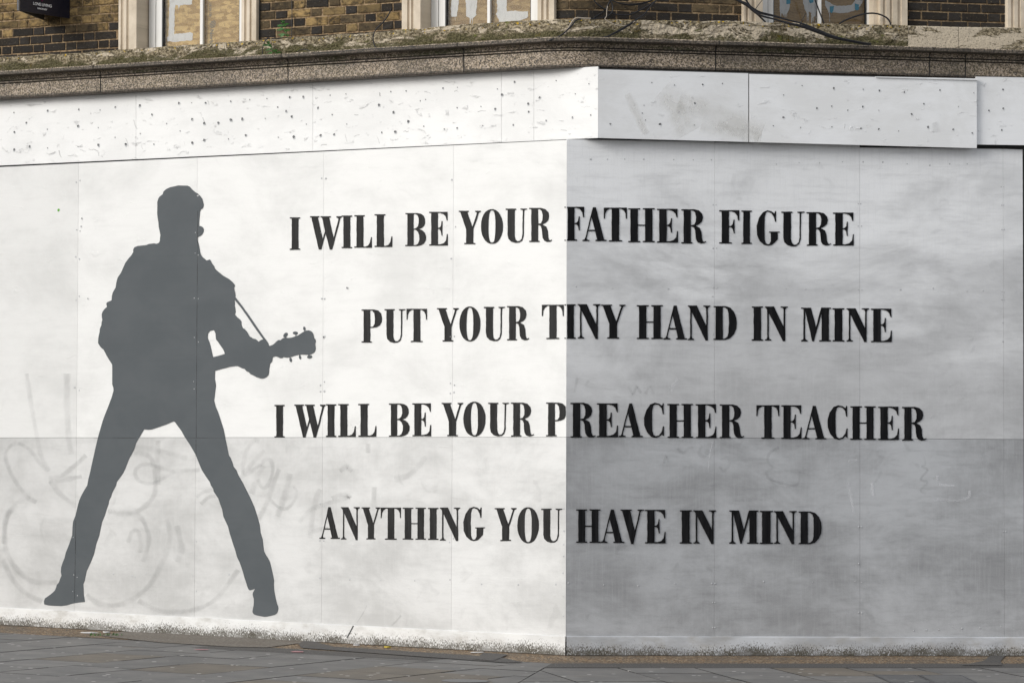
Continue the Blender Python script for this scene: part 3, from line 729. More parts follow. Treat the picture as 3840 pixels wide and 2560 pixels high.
# plain continuation past the frame on the right, set back behind a dark gap
b = MB(); b.rect(RM, px(RW, 3850, 1500)[0], 6.4, -0.25, 3.75, -0.05, -0.03); b.build('return_panel', M['grey_low'], rh).color = (0.7, 0.72, 0.74, 1)
# dark strip added for the shade in the recess over the far right panels
b = MB(); b.rect(RM, px(RW, 3500, 550)[0], 6.4, zat(RW, 3700, 575, 0), zat(RW, 3700, 530, 0), -0.06, -0.022); b.build('gap_strip', M['gap_dark'], rh)
# fascia boards
E_FL = -0.085
uc_, zc_ = px(LW, 2243, 400, E_FL); pc = LM(uc_, zc_, E_FL)
E_FR = RW.n.dot(Vector((pc.x, pc.y)) - P0)
b = MB(); b.prism(LM, quad(LW, [(-900, 700), (2118, 540), (2118, 480), (-900, 640)], -0.11), -0.125, -0.11); b.build('gap_strip', M['gap_dark'], lh)  # added dark strip, gives the shadow line in the gap below the fascia
lt = lambda x: 372 - (372 - 250) * x / 2243; lb = lambda x: 621 - (621 - 517.5) * x / 2243
fx = [-900, 132 * 0 - 120, 510, 1173, 1880, 2002, 2243]
for i in range(len(fx) - 1):
    a, c_ = fx[i], fx[i + 1]
    panel(LW, LM, lh, 'fascia_board', (a, lt(a)), (c_, lt(c_)), (c_, lb(c_)), (a, lb(a)), E_FL + 0.0008 * (i % 2), M['white_fascia'], (0.97, 0.96, 0.98, 1.0, 1.0, 1.0)[i], gap=0.0012)
rtp = lambda x: 260.5 + (298.5 - 260.5) * (x - 2243) / 1420; rbt = lambda x: 517.5 + (556 - 517.5) * (x - 2243) / 1420
panel(RW, RM, rh, 'fascia_board', (2243, rtp(2243)), (2806, rtp(2806)), (2806, rbt(2806)), (2243, rbt(2243)), E_FR, M['grey_fascia'], 0.93, gap=0.0)
panel(RW, RM, rh, 'fascia_board', (2810, rtp(2810) + 2), (3663, rtp(3663)), (3663, rbt(3663)), (2810, rbt(2810)), E_FR, M['grey_fascia'], 1.0, gap=0.0)
b = MB(); q = quad(RW, [(3285, 291), (3668, 301.5), (3668, 295), (3285, 287.5)], E_FR + 0.012); b.prism(RM, q, E_FR - 0.02, E_FR + 0.012); b.build('fascia_trim', M['grey_fascia'], rh)
panel(RW, RM, rh, 'fascia_board', (3660, 288), (4900, 310), (4900, 560), (3660, 542), 0.06, M['grey_fascia'], 0.99)
b = MB(); b.rect(RM, px(RW, 2243, 400, E_FR)[0] + 0.02, 6.4, zat(RW, 2700, 515, 0.1) + 0.02, zat(RW, 2700, 265, 0.1), -0.02, 0.03); b.build('gap_strip', M['gap_dark'], rh)  # dark strip added behind the right fascia so its gaps read as shade
# plinth boards; UV v = height above the foot
def plinth(W, m, parent, x0, x1, topf, mat, n=24):
    b = MB(); E = 0.012
    u0, u1 = px(W, x0, topf(x0), E)[0], px(W, x1, topf(x1), E)[0]
    ua, za = px(W, x0, topf(x0), E); ub, zb = px(W, x1, topf(x1), E)
    for i in range(n):
        uu = [ua + (ub - ua) * k / n for k in (i, i + 1)]
        zz = [za + (zb - za) * k / n for k in (i, i + 1)]
        g = []
        for u in uu:
            p = m(u, 0, E); g.append(gz(p.x, p.y) + 0.004)
        vs = [m(uu[0], g[0], E), m(uu[1], g[1], E), m(uu[1], zz[1], E), m(uu[0], zz[0], E), m(uu[1], zz[1] + 0.006, 0.0), m(uu[0], zz[0] + 0.006, 0.0)]
        b.add(vs, [[0, 1, 2, 3], [3, 2, 4, 5]], [(uu[0], 0), (uu[1], 0), (uu[1], zz[1] - g[1]), (uu[0], zz[0] - g[0]), (uu[1], zz[1] - g[1] + 0.01), (uu[0], zz[0] - g[0] + 0.01)])
    return b.build('plinth_board', mat, parent)
plinth(LW, LM, lh, -900, 2119.5, lsk, M['skirt_white']); plinth(RW, RM, rh, 2124.5, 4200, rsk, M['skirt_grey'])

# ------------------------------------------------------------------ mural: silhouette
def tr_(pts, ox, oy, k): return [(ox + x / k, oy + y / k) for x, y in pts]
A = lambda p: tr_(p, 0, 667, 2.351)
H = lambda p: tr_(p, 760, 1150, 4.704)
Lz = lambda p: tr_(p, 0, 1400, 2.351)
Ft = lambda p: tr_(p, 760, 2000, 4.7525)
Bz = lambda p: tr_(p, 0, 1893, 2.351)
Mz = lambda p: tr_(p, 340, 1150, 4.704)
sil = A([(1540,75),(1570,67),(1600,68),(1655,69),(1675,80),(1695,103),(1720,125),(1745,140),(1765,160),(1783,185),(1790,212),(1795,235),(1793,258),(1785,270),(1770,280),(1763,300),(1758,350),(1755,400),(1755,423),(1775,427),(1790,437),(1797,455),(1793,478),(1783,497),(1765,512),(1742,523),(1740,540),(1750,580),(1760,625),(1768,672),(1785,697),(1822,728),(1850,719),(1860,735),(1868,752),(1888,778),(1893,797),(1910,815),(1935,835),(1965,860),(2020,892),(2050,918),(2068,940),(2071,952),(2063,968),(2065,985),(2072,1010),(2076,1035),(2074,1048),(2088,1068)])
sil += H([(708,0),(830,170),(960,360),(1075,530),(1120,585),(1150,630),(1163,660),(1165,685),(1190,687),(1240,668),(1270,645),(1300,612),(1335,586),(1380,586),(1400,565),(1420,550),(1456,545),(1460,525),(1470,525),(1472,547),(1520,548),(1580,540),(1638,519),(1638,480),(1650,480),(1650,515),(1690,500),(1740,465),(1795,432),(1793,410),(1805,410),(1808,426),(1830,418),(1870,415),(1905,425),(1935,450),(1952,485),(1960,520),(1967,550),(1988,575),(1996,610),(1985,640),(1982,665),(1990,700),(1992,740),(1985,775),(1965,805),(1930,828),(1882,845),(1880,862),(1868,862),(1866,846),(1830,846),(1760,842),(1718,844),(1716,860),(1706,860),(1702,846),(1640,857),(1580,878),(1548,888),(1546,905),(1536,905),(1530,892),(1470,895),(1425,886),(1405,903),(1380,907),(1355,900),(1320,882),(1285,874),(1240,886),(1230,910),(1228,950),(1215,975),(1190,998),(1182,1040),(1172,1100),(1170,1160),(1160,1200),(1130,1235),(1095,1255),(1060,1266),(1020,1264),(990,1252),(950,1240),(900,1212),(850,1190),(830,1172),(820,1155),(780,1140),(760,1120),(740,1095),(700,1085),(660,1067),(620,1045),(580,1044),(480,1058),(400,1080),(320,1100),(218,1130),(215,1200),(215,1270),(225,1330)])
sil += Lz([(1903,108),(1895,170),(1887,238),(1900,290),(1918,330),(1945,410),(1970,490),(1985,560),(2000,630),(2018,720),(2035,745),(2050,785),(2060,820),(2085,850),(2100,890),(2120,925),(2140,960),(2165,1010),(2210,1100),(2245,1180),(2270,1260),(2290,1330),(2298,1400)])
sil += Ft([(1070,100),(1085,240),(1095,310),(1130,380),(1165,430),(1195,490),(1215,560),(1235,650),(1260,760),(1273,830),(1270,900),(1275,1000),(1290,1090),(1310,1180),(1325,1245),(1345,1290),(1351,1325),(1345,1370),(1325,1415),(1290,1440),(1220,1460),(1150,1475),(1095,1478),(1040,1468),(960,1452),(915,1435),(895,1410),(889,1385),(895,1340),(908,1280),(913,1220),(912,1160),(900,1120),(892,1080),(897,1045),(915,1015),(935,978),(880,998),(840,1008),(815,985),(797,940),(780,880),(745,780),(715,670),(685,580),(660,510),(635,460),(612,410),(580,290),(545,190),(520,110),(485,0)])
sil += Lz([(2010,1345),(1970,1260),(1960,1200),(1940,1145),(1925,1100),(1885,1040),(1880,1015),(1860,985),(1850,955),(1815,905),(1780,850),(1755,790),(1725,715),(1700,670),(1670,620),(1630,560),(1600,505),(1570,465),(1545,430),(1533,421),(1515,427),(1470,447),(1410,468),(1340,492),(1310,495),(1270,492),(1250,525),(1230,560),(1200,615),(1185,665),(1160,715),(1140,750),(1120,800),(1105,840),(1085,880),(1060,915),(1030,955),(1025,985),(990,1050),(980,1085),(962,1120),(958,1150),(940,1200),(925,1250),(900,1310),(885,1380),(875,1430)])
sil += Bz([(850,340),(830,430),(800,505),(765,580),(752,640),(748,665),(735,695),(738,740),(740,790),(750,852),(700,857),(640,866),(590,882),(540,888),(480,886),(430,883),(390,873),(388,845),(397,820),(415,808),(440,790),(465,770),(485,750),(495,725),(502,700),(520,680),(530,650),(543,620),(537,590),(540,545),(555,500),(570,465),(580,420),(610,345),(637,265),(640,190),(645,145),(665,95)])
sil += Lz([(685,1170),(700,1115),(720,1070),(745,1025),(770,985),(780,930),(795,870),(810,800),(830,710),(848,630),(865,560),(885,490),(905,420),(925,365),(955,290),(985,210),(1002,150),(1000,125),(990,95),(990,50)])
sil += Mz([(382,1170),(382,1080),(380,1020),(370,1000),(330,940),(285,865),(250,795),(225,750),(200,735),(165,695),(132,640),(136,560),(145,500),(160,440),(163,390),(190,325),(195,270),(207,232),(198,180),(197,130),(210,90),(240,45)])
sil += A([(944,1136),(938,1110),(942,1098),(965,1087),(985,1078),(987,1040),(995,1010),(1020,965),(1025,930),(1033,895),(1040,875),(1065,840),(1085,795),(1105,750),(1130,715),(1160,680),(1175,655),(1175,630),(1185,612),(1215,600),(1290,592),(1315,582),(1360,577),(1382,581),(1402,572),(1410,555),(1411,530),(1415,505),(1408,470),(1400,430),(1397,390),(1390,350),(1386,310),(1388,250),(1387,215),(1395,185),(1408,165),(1435,145),(1442,120),(1465,100),(1500,83)])
hole1 = A([(2066,1072)]) + H([(665,0),(800,190),(920,370),(1068,573),(1045,578),(1015,595),(988,616),(960,590),(930,568),(885,558),(875,548),(825,518),(805,480),(775,430),(740,392),(708,372),(690,335),(683,305),(682,260),(660,225),(605,180),(568,135),(582,90),(575,50),(570,0)]) + A([(2068,1130),(2070,1100)])
hole2 = H([(195,408),(215,440),(228,475),(230,520),(238,578),(275,620),(320,690),(360,745),(380,785),(391,830),(300,857),(190,886),(178,870),(165,810),(135,680),(120,625),(95,570),(87,535),(95,470),(120,435),(145,420)])
toL = lambda pts, e=0.003: [px(LW, x, y, e) for x, y in pts]
def ell(cx, cy, a, b_, rot): return H([(cx + a * math.cos(t) * math.cos(rot) - b_ * math.sin(t) * math.sin(rot), cy + a * math.cos(t) * math.sin(rot) + b_ * math.sin(t) * math.cos(rot)) for t in [2 * math.pi * i / 14 for i in range(14)]])
b = MB(); b.flat(LM, [toL(sil), toL(hole1), toL(hole2)], 0.0032)
for e_ in ((1460, 497, 48, 30, -0.9), (1634, 462, 44, 27, 0.0), (1792, 384, 36, 19, 1.45), (1551, 935, 40, 20, 1.4), (1715, 890, 36, 18, 1.4), (1886, 882, 44, 29, -0.2)): b.flat(LM, [toL(ell(*e_), 0.004)], 0.0038)
b.build('painted_silhouette', M['slate'], lh)

# ------------------------------------------------------------------ mural: lettering (hand-drawn fat-face capitals)
def sup(cx, cy, a, b_, n, k=26):
    o = []
    for i in range(k):
        t = 2 * math.pi * i / k; c_, s_ = math.cos(t), math.sin(t)
        o.append((cx + a * math.copysign(abs(c_) ** (2 / n), c_), cy + b_ * math.copysign(abs(s_) ** (2 / n), s_)))
    return o
G = {
'I': (90, 290, [[(0,0),(0,10),(16,13),(16,277),(0,280),(0,290),(90,290),(90,280),(74,277),(74,13),(90,10),(90,0)]]),
'H': (232, 290, [[(0,0),(0,10),(20,12),(20,278),(0,280),(0,290),(105,290),(105,280),(85,278),(85,150),(148,150),(148,278),(127,280),(127,290),(232,290),(232,280),(212,278),(212,12),(232,10),(232,0),(127,0),(127,10),(148,12),(148,140),(85,140),(85,12),(105,10),(105,0)]]),
'L': (155, 290, [[(0,0),(0,10),(20,12),(20,278),(0,280),(0,290),(93,290),(93,280),(80,278),(80,12),(98,11),(122,20),(139,45),(148,95),(155,95),(155,0)]]),
'E': (165, 290, [[(0,0),(0,10),(18,12),(18,278),(0,280),(0,290),(162,290),(162,215),(155,215),(145,250),(125,270),(95,280),(77,280),(77,152),(91,155),(104,170),(110,210),(117,210),(117,85),(110,85),(104,125),(91,140),(77,143),(77,12),(100,12),(130,22),(150,45),(158,100),(165,100),(165,0)]]),
'F': (175, 290, [[(0,0),(0,10),(22,12),(22,278),(0,280),(0,290),(175,290),(175,200),(165,200),(158,240),(135,270),(105,280),(85,280),(85,152),(103,155),(118,170),(126,208),(134,208),(134,88),(127,88),(118,125),(103,141),(85,144),(85,12),(110,10),(110,0)]]),
'B': (182, 290, [[(0,0),(0,10),(18,12),(18,278),(0,280),(0,290),(105,290),(135,285),(160,268),(173,240),(173,205),(165,180),(145,160),(118,150),(145,142),(168,120),(181,90),(180,55),(165,25),(140,8),(105,0)], [(72,280),(90,280),(108,270),(118,245),(118,205),(110,175),(92,158),(72,153)], [(72,145),(92,143),(112,125),(124,95),(124,55),(112,22),(92,10),(72,10)]]),
'P': (180, 290, [[(0,0),(0,10),(18,12),(18,278),(0,280),(0,290),(110,290),(145,281),(170,256),(180,215),(177,180),(160,150),(130,135),(100,130),(76,128),(76,12),(92,10),(92,0)], [(76,280),(95,278),(113,255),(118,210),(115,165),(100,141),(76,138)]]),
'R': (212, 290, [[(0,0),(0,10),(20,12),(20,278),(0,280),(0,290),(110,290),(150,280),(178,252),(184,220),(176,186),(155,165),(124,150),(158,132),(172,95),(177,40),(185,18),(200,15),(208,22),(212,14),(195,3),(165,0),(140,10),(125,35),(120,75),(118,110),(108,135),(90,144),(82,145),(82,12),(95,10),(95,0)], [(82,280),(100,278),(118,262),(126,225),(124,185),(110,161),(82,154)]]),
'D': (205, 290, [[(0,0),(0,10),(18,12),(18,278),(0,280),(0,290),(100,290),(145,277),(180,242),(201,190),(205,145),(200,95),(180,50),(145,13),(100,0)], [(82,280),(100,278),(122,262),(132,230),(135,145),(132,65),(122,30),(100,12),(82,10)]]),
'O': (190, 305, [sup(95, 152.5, 95, 152.5, 2.1), sup(95, 152.5, 31, 141, 2.8)]),
'U': (188, 290, [[(0,290),(0,280),(18,278),(18,70),(25,35),(50,10),(85,0),(120,2),(145,20),(158,60),(162,270),(166,278),(188,282),(188,290),(130,290),(130,282),(150,275),(148,75),(140,35),(122,16),(102,14),(86,30),(80,60),(80,278),(92,280),(92,290)]]),
'T': (190, 290, [[(40,0),(40,10),(65,12),(65,280),(48,280),(25,265),(12,240),(8,195),(0,195),(0,290),(190,290),(190,195),(182,195),(178,240),(165,265),(142,280),(127,280),(127,12),(150,10),(150,0)]]),
'Y': (195, 290, [[(50,0),(50,10),(66,12),(66,128),(15,278),(0,281),(0,290),(88,290),(88,281),(76,277),(121,148),(162,272),(145,282),(145,290),(195,290),(195,282),(177,272),(130,128),(128,12),(145,10),(145,0)]]),
'A': (213, 290, [[(0,0),(0,10),(18,14),(28,35),(93,290),(118,290),(192,12),(213,10),(213,0),(115,0),(115,10),(130,13),(113,85),(52,85),(37,25),(42,13),(62,10),(62,0)], [(55,97),(110,97),(82,205)]]),
'N': (190, 295, [[(0,5),(0,13),(15,19),(20,35),(20,267),(10,283),(0,287),(0,295),(75,295),(156,123),(156,267),(148,283),(130,287),(130,295),(190,295),(190,287),(176,280),(169,265),(169,0),(150,0),(33,240),(33,35),(39,19),(54,13),(54,5)]]),
'M': (255, 290, [[(0,0),(0,10),(18,16),(21,30),(21,278),(0,280),(0,290),(85,290),(128,122),(172,290),(255,290),(255,280),(238,278),(238,12),(255,10),(255,0),(155,0),(155,10),(176,12),(176,238),(110,0),(96,0),(35,266),(35,30),(41,16),(55,10),(55,0)]]),
'V': (210, 292, [[(0,292),(0,284),(14,280),(93,0),(114,0),(178,272),(190,282),(210,284),(210,292),(150,292),(150,284),(166,278),(164,264),(127,112),(84,280),(100,284),(100,292)]]),
'W': (275, 290, [[(0,290),(82,290),(82,280),(68,278),(110,90),(130,160),(105,278),(92,280),(92,290),(180,290),(180,280),(165,278),(205,100),(248,268),(228,280),(228,290),(275,290),(275,280),(264,272),(192,0),(172,0),(136,140),(97,0),(76,0),(12,278),(0,280)]]),
'C': (175, 305, [[(172,300),(165,300),(158,280),(130,298),(95,305),(55,290),(20,240),(2,175),(3,110),(26,50),(62,10),(100,0),(135,10),(158,30),(165,18),(175,18),(175,100),(166,100),(155,55),(130,22),(102,14),(82,25),(73,60),(71,155),(73,240),(83,280),(100,291),(130,284),(155,255),(163,205),(172,205)]]),
'G': (195, 305, [[(163,298),(155,298),(149,278),(125,297),(92,305),(55,290),(20,240),(1,170),(4,92),(28,40),(63,8),(95,0),(130,8),(152,28),(177,55),(178,112),(195,114),(195,122),(105,122),(105,114),(119,112),(119,40),(108,18),(95,12),(80,20),(70,50),(67,160),(70,245),(80,285),(95,293),(125,281),(146,245),(155,205),(163,205)]]),
}
def letter(ch, x0, x1, y0, y1, side):
    W, m = (LW, LM) if side == 'L' else (RW, RM)
    w_, h_, loops = G[ch]; sd = rng.uniform(0, 90); out = []
    for lp in loops:
        q = []; n = len(lp)
        for i in range(n):
            (ax_, ay_), (bx_, by_) = lp[i], lp[(i + 1) % n]
            k = max(1, int(math.hypot(bx_ - ax_, by_ - ay_) / 28))
            for j in range(k):
                t = j / k; gx, gy = ax_ + (bx_ - ax_) * t, ay_ + (by_ - ay_) * t
                nv = noise.noise_vector(Vector((gx / 45 + sd, gy / 45, sd)))
                gx += nv.x * 2.6; gy += nv.y * 1.8
                X = x0 + gx / w_ * (x1 - x0); Y = y1 - gy / h_ * (y1 - y0)
                X = min(X, 2121.5) if side == 'L' else max(X, 2125.5)
                q.append(px(W, X, Y, 0.003))
        out.append(q)
    b = MB(); b.flat(m, out, 0.0035)
    return b.build('painted_letter', M['letter_lit'] if side == 'L' else M['letter_black'], lh if side == 'L' else rh)
K = 2.351
def zrow(ox, oy, side, rows):
    for ch, a, c_, t_, bt in rows: letter(ch, ox + a / K, ox + c_ / K, oy + t_ / K, oy + bt / K, side)
zrow(900, 667, 'L', [('I',440,530,348,634),('W',618,897,338,632),('I',896,988,332,620),('L',1008,1162,329,616),('L',1187,1343,321,610),('B',1458,1640,311,602),('E',1668,1832,299,597),('Y',1928,2123,290,584),('O',2125,2317,275,582)])
zrow(1800, 667, 'L', [('U',226,415,271,573),('R',434,635,265,565)])
zrow(1800, 667, 'R', [('F',752,918,255,554),('A',902,1115,259,557),('T',1091,1295,263,561),('H',1306,1540,268,567),('E',1560,1745,273,571),('R',1774,1994,277,578),('F',2108,2286,285,579),('I',2304,2396,288,583),('G',2437,2643,286,598)])
zrow(2840, 667, 'R', [('U',210,415,298,604),('R',434,650,302,598),('E',667,850,306,597)])
zrow(900, 667, 'L', [('P',1072,1253,1159,1451),('U',1274,1457,1156,1453),('T',1469,1649,1153,1446),('Y',1737,1929,1147,1441),('O',1935,2119,1133,1441)])
zrow(1800, 667, 'L', [('U',35,220,1136,1438),('R',238,435,1129,1431),('T',546,738,1118,1420)])
zrow(1800, 667, 'R', [('I',752,843,1114,1417),('N',860,1062,1112,1420),('Y',1066,1282,1117,1416),('H',1382,1612,1121,1419),('A',1617,1825,1125,1423),('N',1832,2030,1124,1433),('D',2058,2264,1129,1428)])
zrow(2840, 667, 'R', [('I',-50,50,1132,1434),('N',65,268,1133,1438),('M',385,648,1143,1440),('I',662,768,1148,1441),('N',786,985,1149,1446),('E',1002,1186,1152,1446)])
zrow(900, 1400, 'L', [('I',305,393,276,563),('W',480,753,273,564),('I',757,848,270,558),('L',865,1020,268,557),('L',1043,1201,267,556),('B',1313,1495,264,555),('E',1520,1685,262,552),('Y',1778,1968,258,552),('O',1970,2164,246,554)])
zrow(1800, 1400, 'L', [('U',72,254,257,553),('R',274,476,255,554),('P',583,764,255,552)])
zrow(1800, 1400, 'R', [('R',798,1019,257,563),('E',1030,1216,262,559),('A',1223,1434,263,559),('C',1445,1622,257,566),('H',1652,1878,267,566),('E',1902,2083,269,568),('R',2113,2330,272,569)])
zrow(2840, 1400, 'R', [('T',-8,193,278,573),('E',210,390,279,575),('A',397,608,284,578),('C',617,795,279,583),('H',820,1043,288,583),('E',1065,1247,291,585),('R',1276,1490,293,590)])
zrow(900, 1400, 'L', [('A',700,882,1176,1456),('N',890,1057,1176,1466),('Y',1072,1238,1178,1460),('T',1241,1420,1180,1463),('H',1435,1640,1181,1462),('I',1657,1750,1182,1464),('N',1763,1943,1180,1475),('G',1968,2161,1172,1475)])
zrow(1800, 1400, 'L', [('Y',130,323,1184,1475),('O',330,520,1176,1495),('U',541,725,1189,1490)])
zrow(1800, 1400, 'R', [('H',848,1062,1195,1490),('A',1062,1273,1196,1491),('V',1239,1449,1197,1500),('E',1455,1635,1199,1495),('I',1761,1866,1203,1496),('N',1880,2082,1204,1501)])
zrow(2550 , 1870, 'R', []) 
for ch, a, c_, t_, bt in [('M',868,1384,200,786),('I',1406,1638,206,790),('N',1656,2055,210,796)]: letter(ch, 2550 + a / 4.704, 2550 + c_ / 4.704, 1870 + t_ / 4.704, 1870 + bt / 4.704, 'R')
zrow(2840, 1400, 'R', [('D',364,567,1213,1502)])
# the serifs of F and I that run back round the corner onto the white side
b = MB()
for xa, xb, ya, yb in ((744, 757, 255, 263), (744, 757, 546, 554), (745, 757, 1114, 1124), (745, 757, 1408, 1417)):
    b.flat(LM, [toL(tr_([(xa, yb), (xb, yb), (xb, ya), (xa, ya)], 1800, 667, K))], 0.0035)
b.build('painted_letter', M['letter_lit'], lh)

def joints():
    strokes(LW, LM, lh, 'panel_joint', M['ghost_joint'], [([(741, 790), (740, 1000), (738, 1250), (736, 1560), (736, 1640)], 1.6), ([(735, 1646), (735, 1710)], 1.6), ([(284, 1950), (282, 2100), (279, 2255)], 1.8), ([(352, 1641), (450, 1641), (512, 1641)], 1.5), ([(697, 1641), (780, 1641), (842, 1641)], 1.5)], 0.0058)
# ------------------------------------------------------------------ ghosted graffiti and scuffs on the paint
def strokes(W, m, parent, name, mat, items, e=0.0027, wd=9, wk=1.0):
    for it in items:
        b = MB(); pts = smooth(it[0], 6); w0 = (it[1] if len(it) > 1 else wd) * wk
        n = len(pts); vs = []; uv = []
        for i, (x, y) in enumerate(pts):
            xa, ya = pts[max(i - 1, 0)]; xb, yb = pts[min(i + 1, n - 1)]
            d = math.hypot(xb - xa, yb - ya) or 1; nx, ny = -(yb - ya) / d, (xb - xa) / d
            ww = w0 * (0.85 + 0.3 * noise.noise(Vector((x / 40, y / 40, 2))))
            for s_, uu in ((-1, 0), (1, 1)):
                u, z = px(W, x + nx * ww * s_, y + ny * ww * s_, e); vs.append(m(u, z, e)); uv.append((uu, i / n))
        b.add(vs, [[2 * i, 2 * i + 1, 2 * i + 3, 2 * i + 2] for i in range(n - 1)], uv)
        b.build(name, mat, parent)
joints()
gh = [(Lz([(235,0),(255,150),(285,330),(320,520),(360,720),(430,860)]), 8), (Lz([(430,860),(350,790),(260,670),(150,615),(70,660),(50,740),(95,880),(190,1030),(260,1110)]), 7),
      (Lz([(320,1135),(240,1100),(160,1130),(90,1210),(45,1330),(30,1500)]), 9), (Lz([(590,0),(590,300),(605,560),(625,710)]), 12),
      (Lz([(430,920),(540,900),(660,810),(760,720)]), 8), (Lz([(430,950),(560,940),(720,905)]), 8), (Lz([(440,945),(540,1070),(680,1170)]), 9),
      (Lz([(1180,650),(1300,660),(1480,700),(1650,750)]), 10), (Lz([(1180,700),(1260,705),(1340,760),(1365,900),(1365,1050),(1280,1170),(1120,1240),(950,1210)]), 9),
      (Lz([(1760,850),(1620,855),(1530,860),(1400,825),(1290,800),(1215,825),(1190,880),(1230,945),(1330,970),(1430,930),(1540,860)]), 7), (Lz([(1395,590),(1390,760),(1400,980)]), 9),
      (Bz([(950,50),(1120,70),(1240,110),(1300,230),(1310,330),(1265,500)]), 9), (Bz([(1130,330),(1165,240),(1215,230),(1240,330),(1235,420)]), 8),
      (Bz([(150,0),(60,90),(40,200),(60,420),(180,600),(320,680),(500,680)]), 10), (Bz([(30,480),(100,640),(230,780),(370,850)]), 9),
      (Bz([(760,790),(860,860),(980,885),(1150,840),(1330,690),(1440,480),(1500,280),(1470,120)]), 10), (Bz([(1220,840),(1400,930),(1580,940),(1750,910),(1900,830),(2000,710),(2100,570)]), 9),
      (Bz([(1560,500),(1600,380),(1560,180)]), 12), (Lz([(1770,1150),(1840,1090),(1900,1080)]), 7), (Lz([(1730,1090),(1800,1040),(1880,1020)]), 7)]
C2 = lambda p: tr_(p, 900, 1400, 2.351)
gh += [(C2([(170,600),(120,590),(60,680),(30,800),(25,890)]), 8), (C2([(25,890),(110,790),(215,675)]), 8), (C2([(0,920),(100,860),(190,800)]), 7), (C2([(205,810),(160,900),(100,1060)]), 11),
       (C2([(190,800),(230,755),(280,780),(285,880),(240,990),(190,1000),(155,930)]), 7), (C2([(345,840),(290,980),(230,1150),(160,1290)]), 9), (C2([(440,880),(420,980),(390,1090),(330,1260)]), 11),
       (C2([(250,1090),(330,1170),(410,1190),(480,1120),(500,1040),(470,1000)]), 6), (C2([(710,1020),(680,1080),(640,1250),(620,1450)]), 10), (C2([(520,1310),(640,1190),(760,1150),(920,1100),(960,1080),(880,1070),(810,1100)]), 9),
       (C2([(1360,930),(1480,900),(1580,810),(1640,730)]), 10), (C2([(880,860),(940,820),(990,860)]), 9), (C2([(600,1400),(720,1370),(780,1360)]), 9), (C2([(1130,620),(1130,700)]), 8), (C2([(1185,1000),(1180,1180)]), 10)]
strokes(LW, LM, lh, 'faded_graffiti', M['ghost'], gh, 0.0029, wk=1.75)
D3 = lambda p: tr_(p, 1800, 1400, 2.351); D4 = lambda p: tr_(p, 2840, 1400, 2.351)
strokes(RW, RM, rh, 'faded_graffiti', M['ghost_faint'], [(D3([(1740,660),(1790,700),(1850,650),(1880,660)]), 9), (D3([(1960,640),(1930,700),(1980,730),(2010,660)]), 10), (D3([(1620,790),(1640,730),(1660,780)]), 8), (D3([(2120,760),(2180,740),(2200,800),(2150,860),(2110,820)]), 9),
        (D4([(190,650),(110,700),(90,770),(130,830),(80,870),(100,930)]), 9), (D4([(100,930),(230,970),(350,980),(380,860)]), 8), (D4([(1060,680),(1060,720),(1110,740),(1070,800),(1040,840),(1090,860),(1040,960)]), 8), (D4([(1470,730),(1480,800),(1450,820),(1500,850),(1440,930),(1500,960),(1440,1030),(1490,1060)]), 8),
        (D3([(860,40),(830,170)]), 9), (D3([(1310,110),(1350,180),(1380,120),(1420,170)]), 9), (D3([(1460,180),(1500,110),(1530,180)]), 9), (D3([(960,60),(940,110),(1060,130),(1200,140)]), 8), (D4([(1300,1240),(1400,1260)]), 12), (D3([(1200,1590),(1230,1520),(1290,1530)]), 12)], 0.0012)
strokes(RW, RM, rh, 'paint_scuff', M['ghost_white'], [(D4([(800,960),(820,1060),(850,1220)]), 9), (D4([(1580,1105),(1760,1120),(1860,1090),(1870,1030)]), 9), (D4([(1600,980),(1740,990)]), 9), (D4([(1010,960),(1020,1080)]), 10), (D4([(340,420),(300,520)]), 8), (D3([(2050,600),(2020,750),(2010,880)]), 4), (D3([(1750,40),(1690,120),(1700,160)]), 12), (D4([(1590,900),(1580,940)]), 8), (D4([(800,770),(880,760)]), 9)], 0.0012)
# pale beige overspray ghosts on the right fascia
F3 = lambda p: tr_(p, 1800, 0, 2.351)
strokes(RW, RM, rh, 'paint_scuff', M['ghost_beige'], [(F3([(1300,830),(1370,980),(1430,1120),(1470,1180)]), 22), (F3([(1600,800),(1700,900),(1800,1080),(1850,1170)]), 70), (F3([(1750,900),(2000,980),(2250,1080),(2480,1180)]), 55), (F3([(1950,1100),(2200,1160),(2480,1210)]), 40)], E_FR + 0.0012)
strokes(RW, RM, rh, 'paint_scuff', M['ghost'], [(tr_([(1560,1080),(1575,1120),(1580,1170)], 2840, 0, 2.351), 24)], E_FR + 0.0016)
fs_ = []
for i in range(38):
    x = rng.uniform(5, 2230); f_ = rng.choice((0.25, 0.5, 0.5, 0.8, 0.84, 0.86, 0.88)) + rng.uniform(-0.06, 0.06)
    y = lt(x) + (lb(x) - lt(x)) * f_; L_ = rng.uniform(6, 34); sl = rng.choice((0, 0, 0.1, -0.5, 3)) + rng.uniform(-0.2, 0.2); dn = math.hypot(1, sl)
    fs_.append(([(x + L_ * t / dn + rng.uniform(-1.5, 1.5), y + L_ * t * sl / dn + rng.uniform(-2.5, 2.5)) for t in (-0.5, -0.2, 0.1, 0.5)], rng.uniform(1.2, 3.4)))
strokes(LW, LM, lh, 'paint_scuff', M['ghost_dark'], fs_, E_FL + 0.0022)
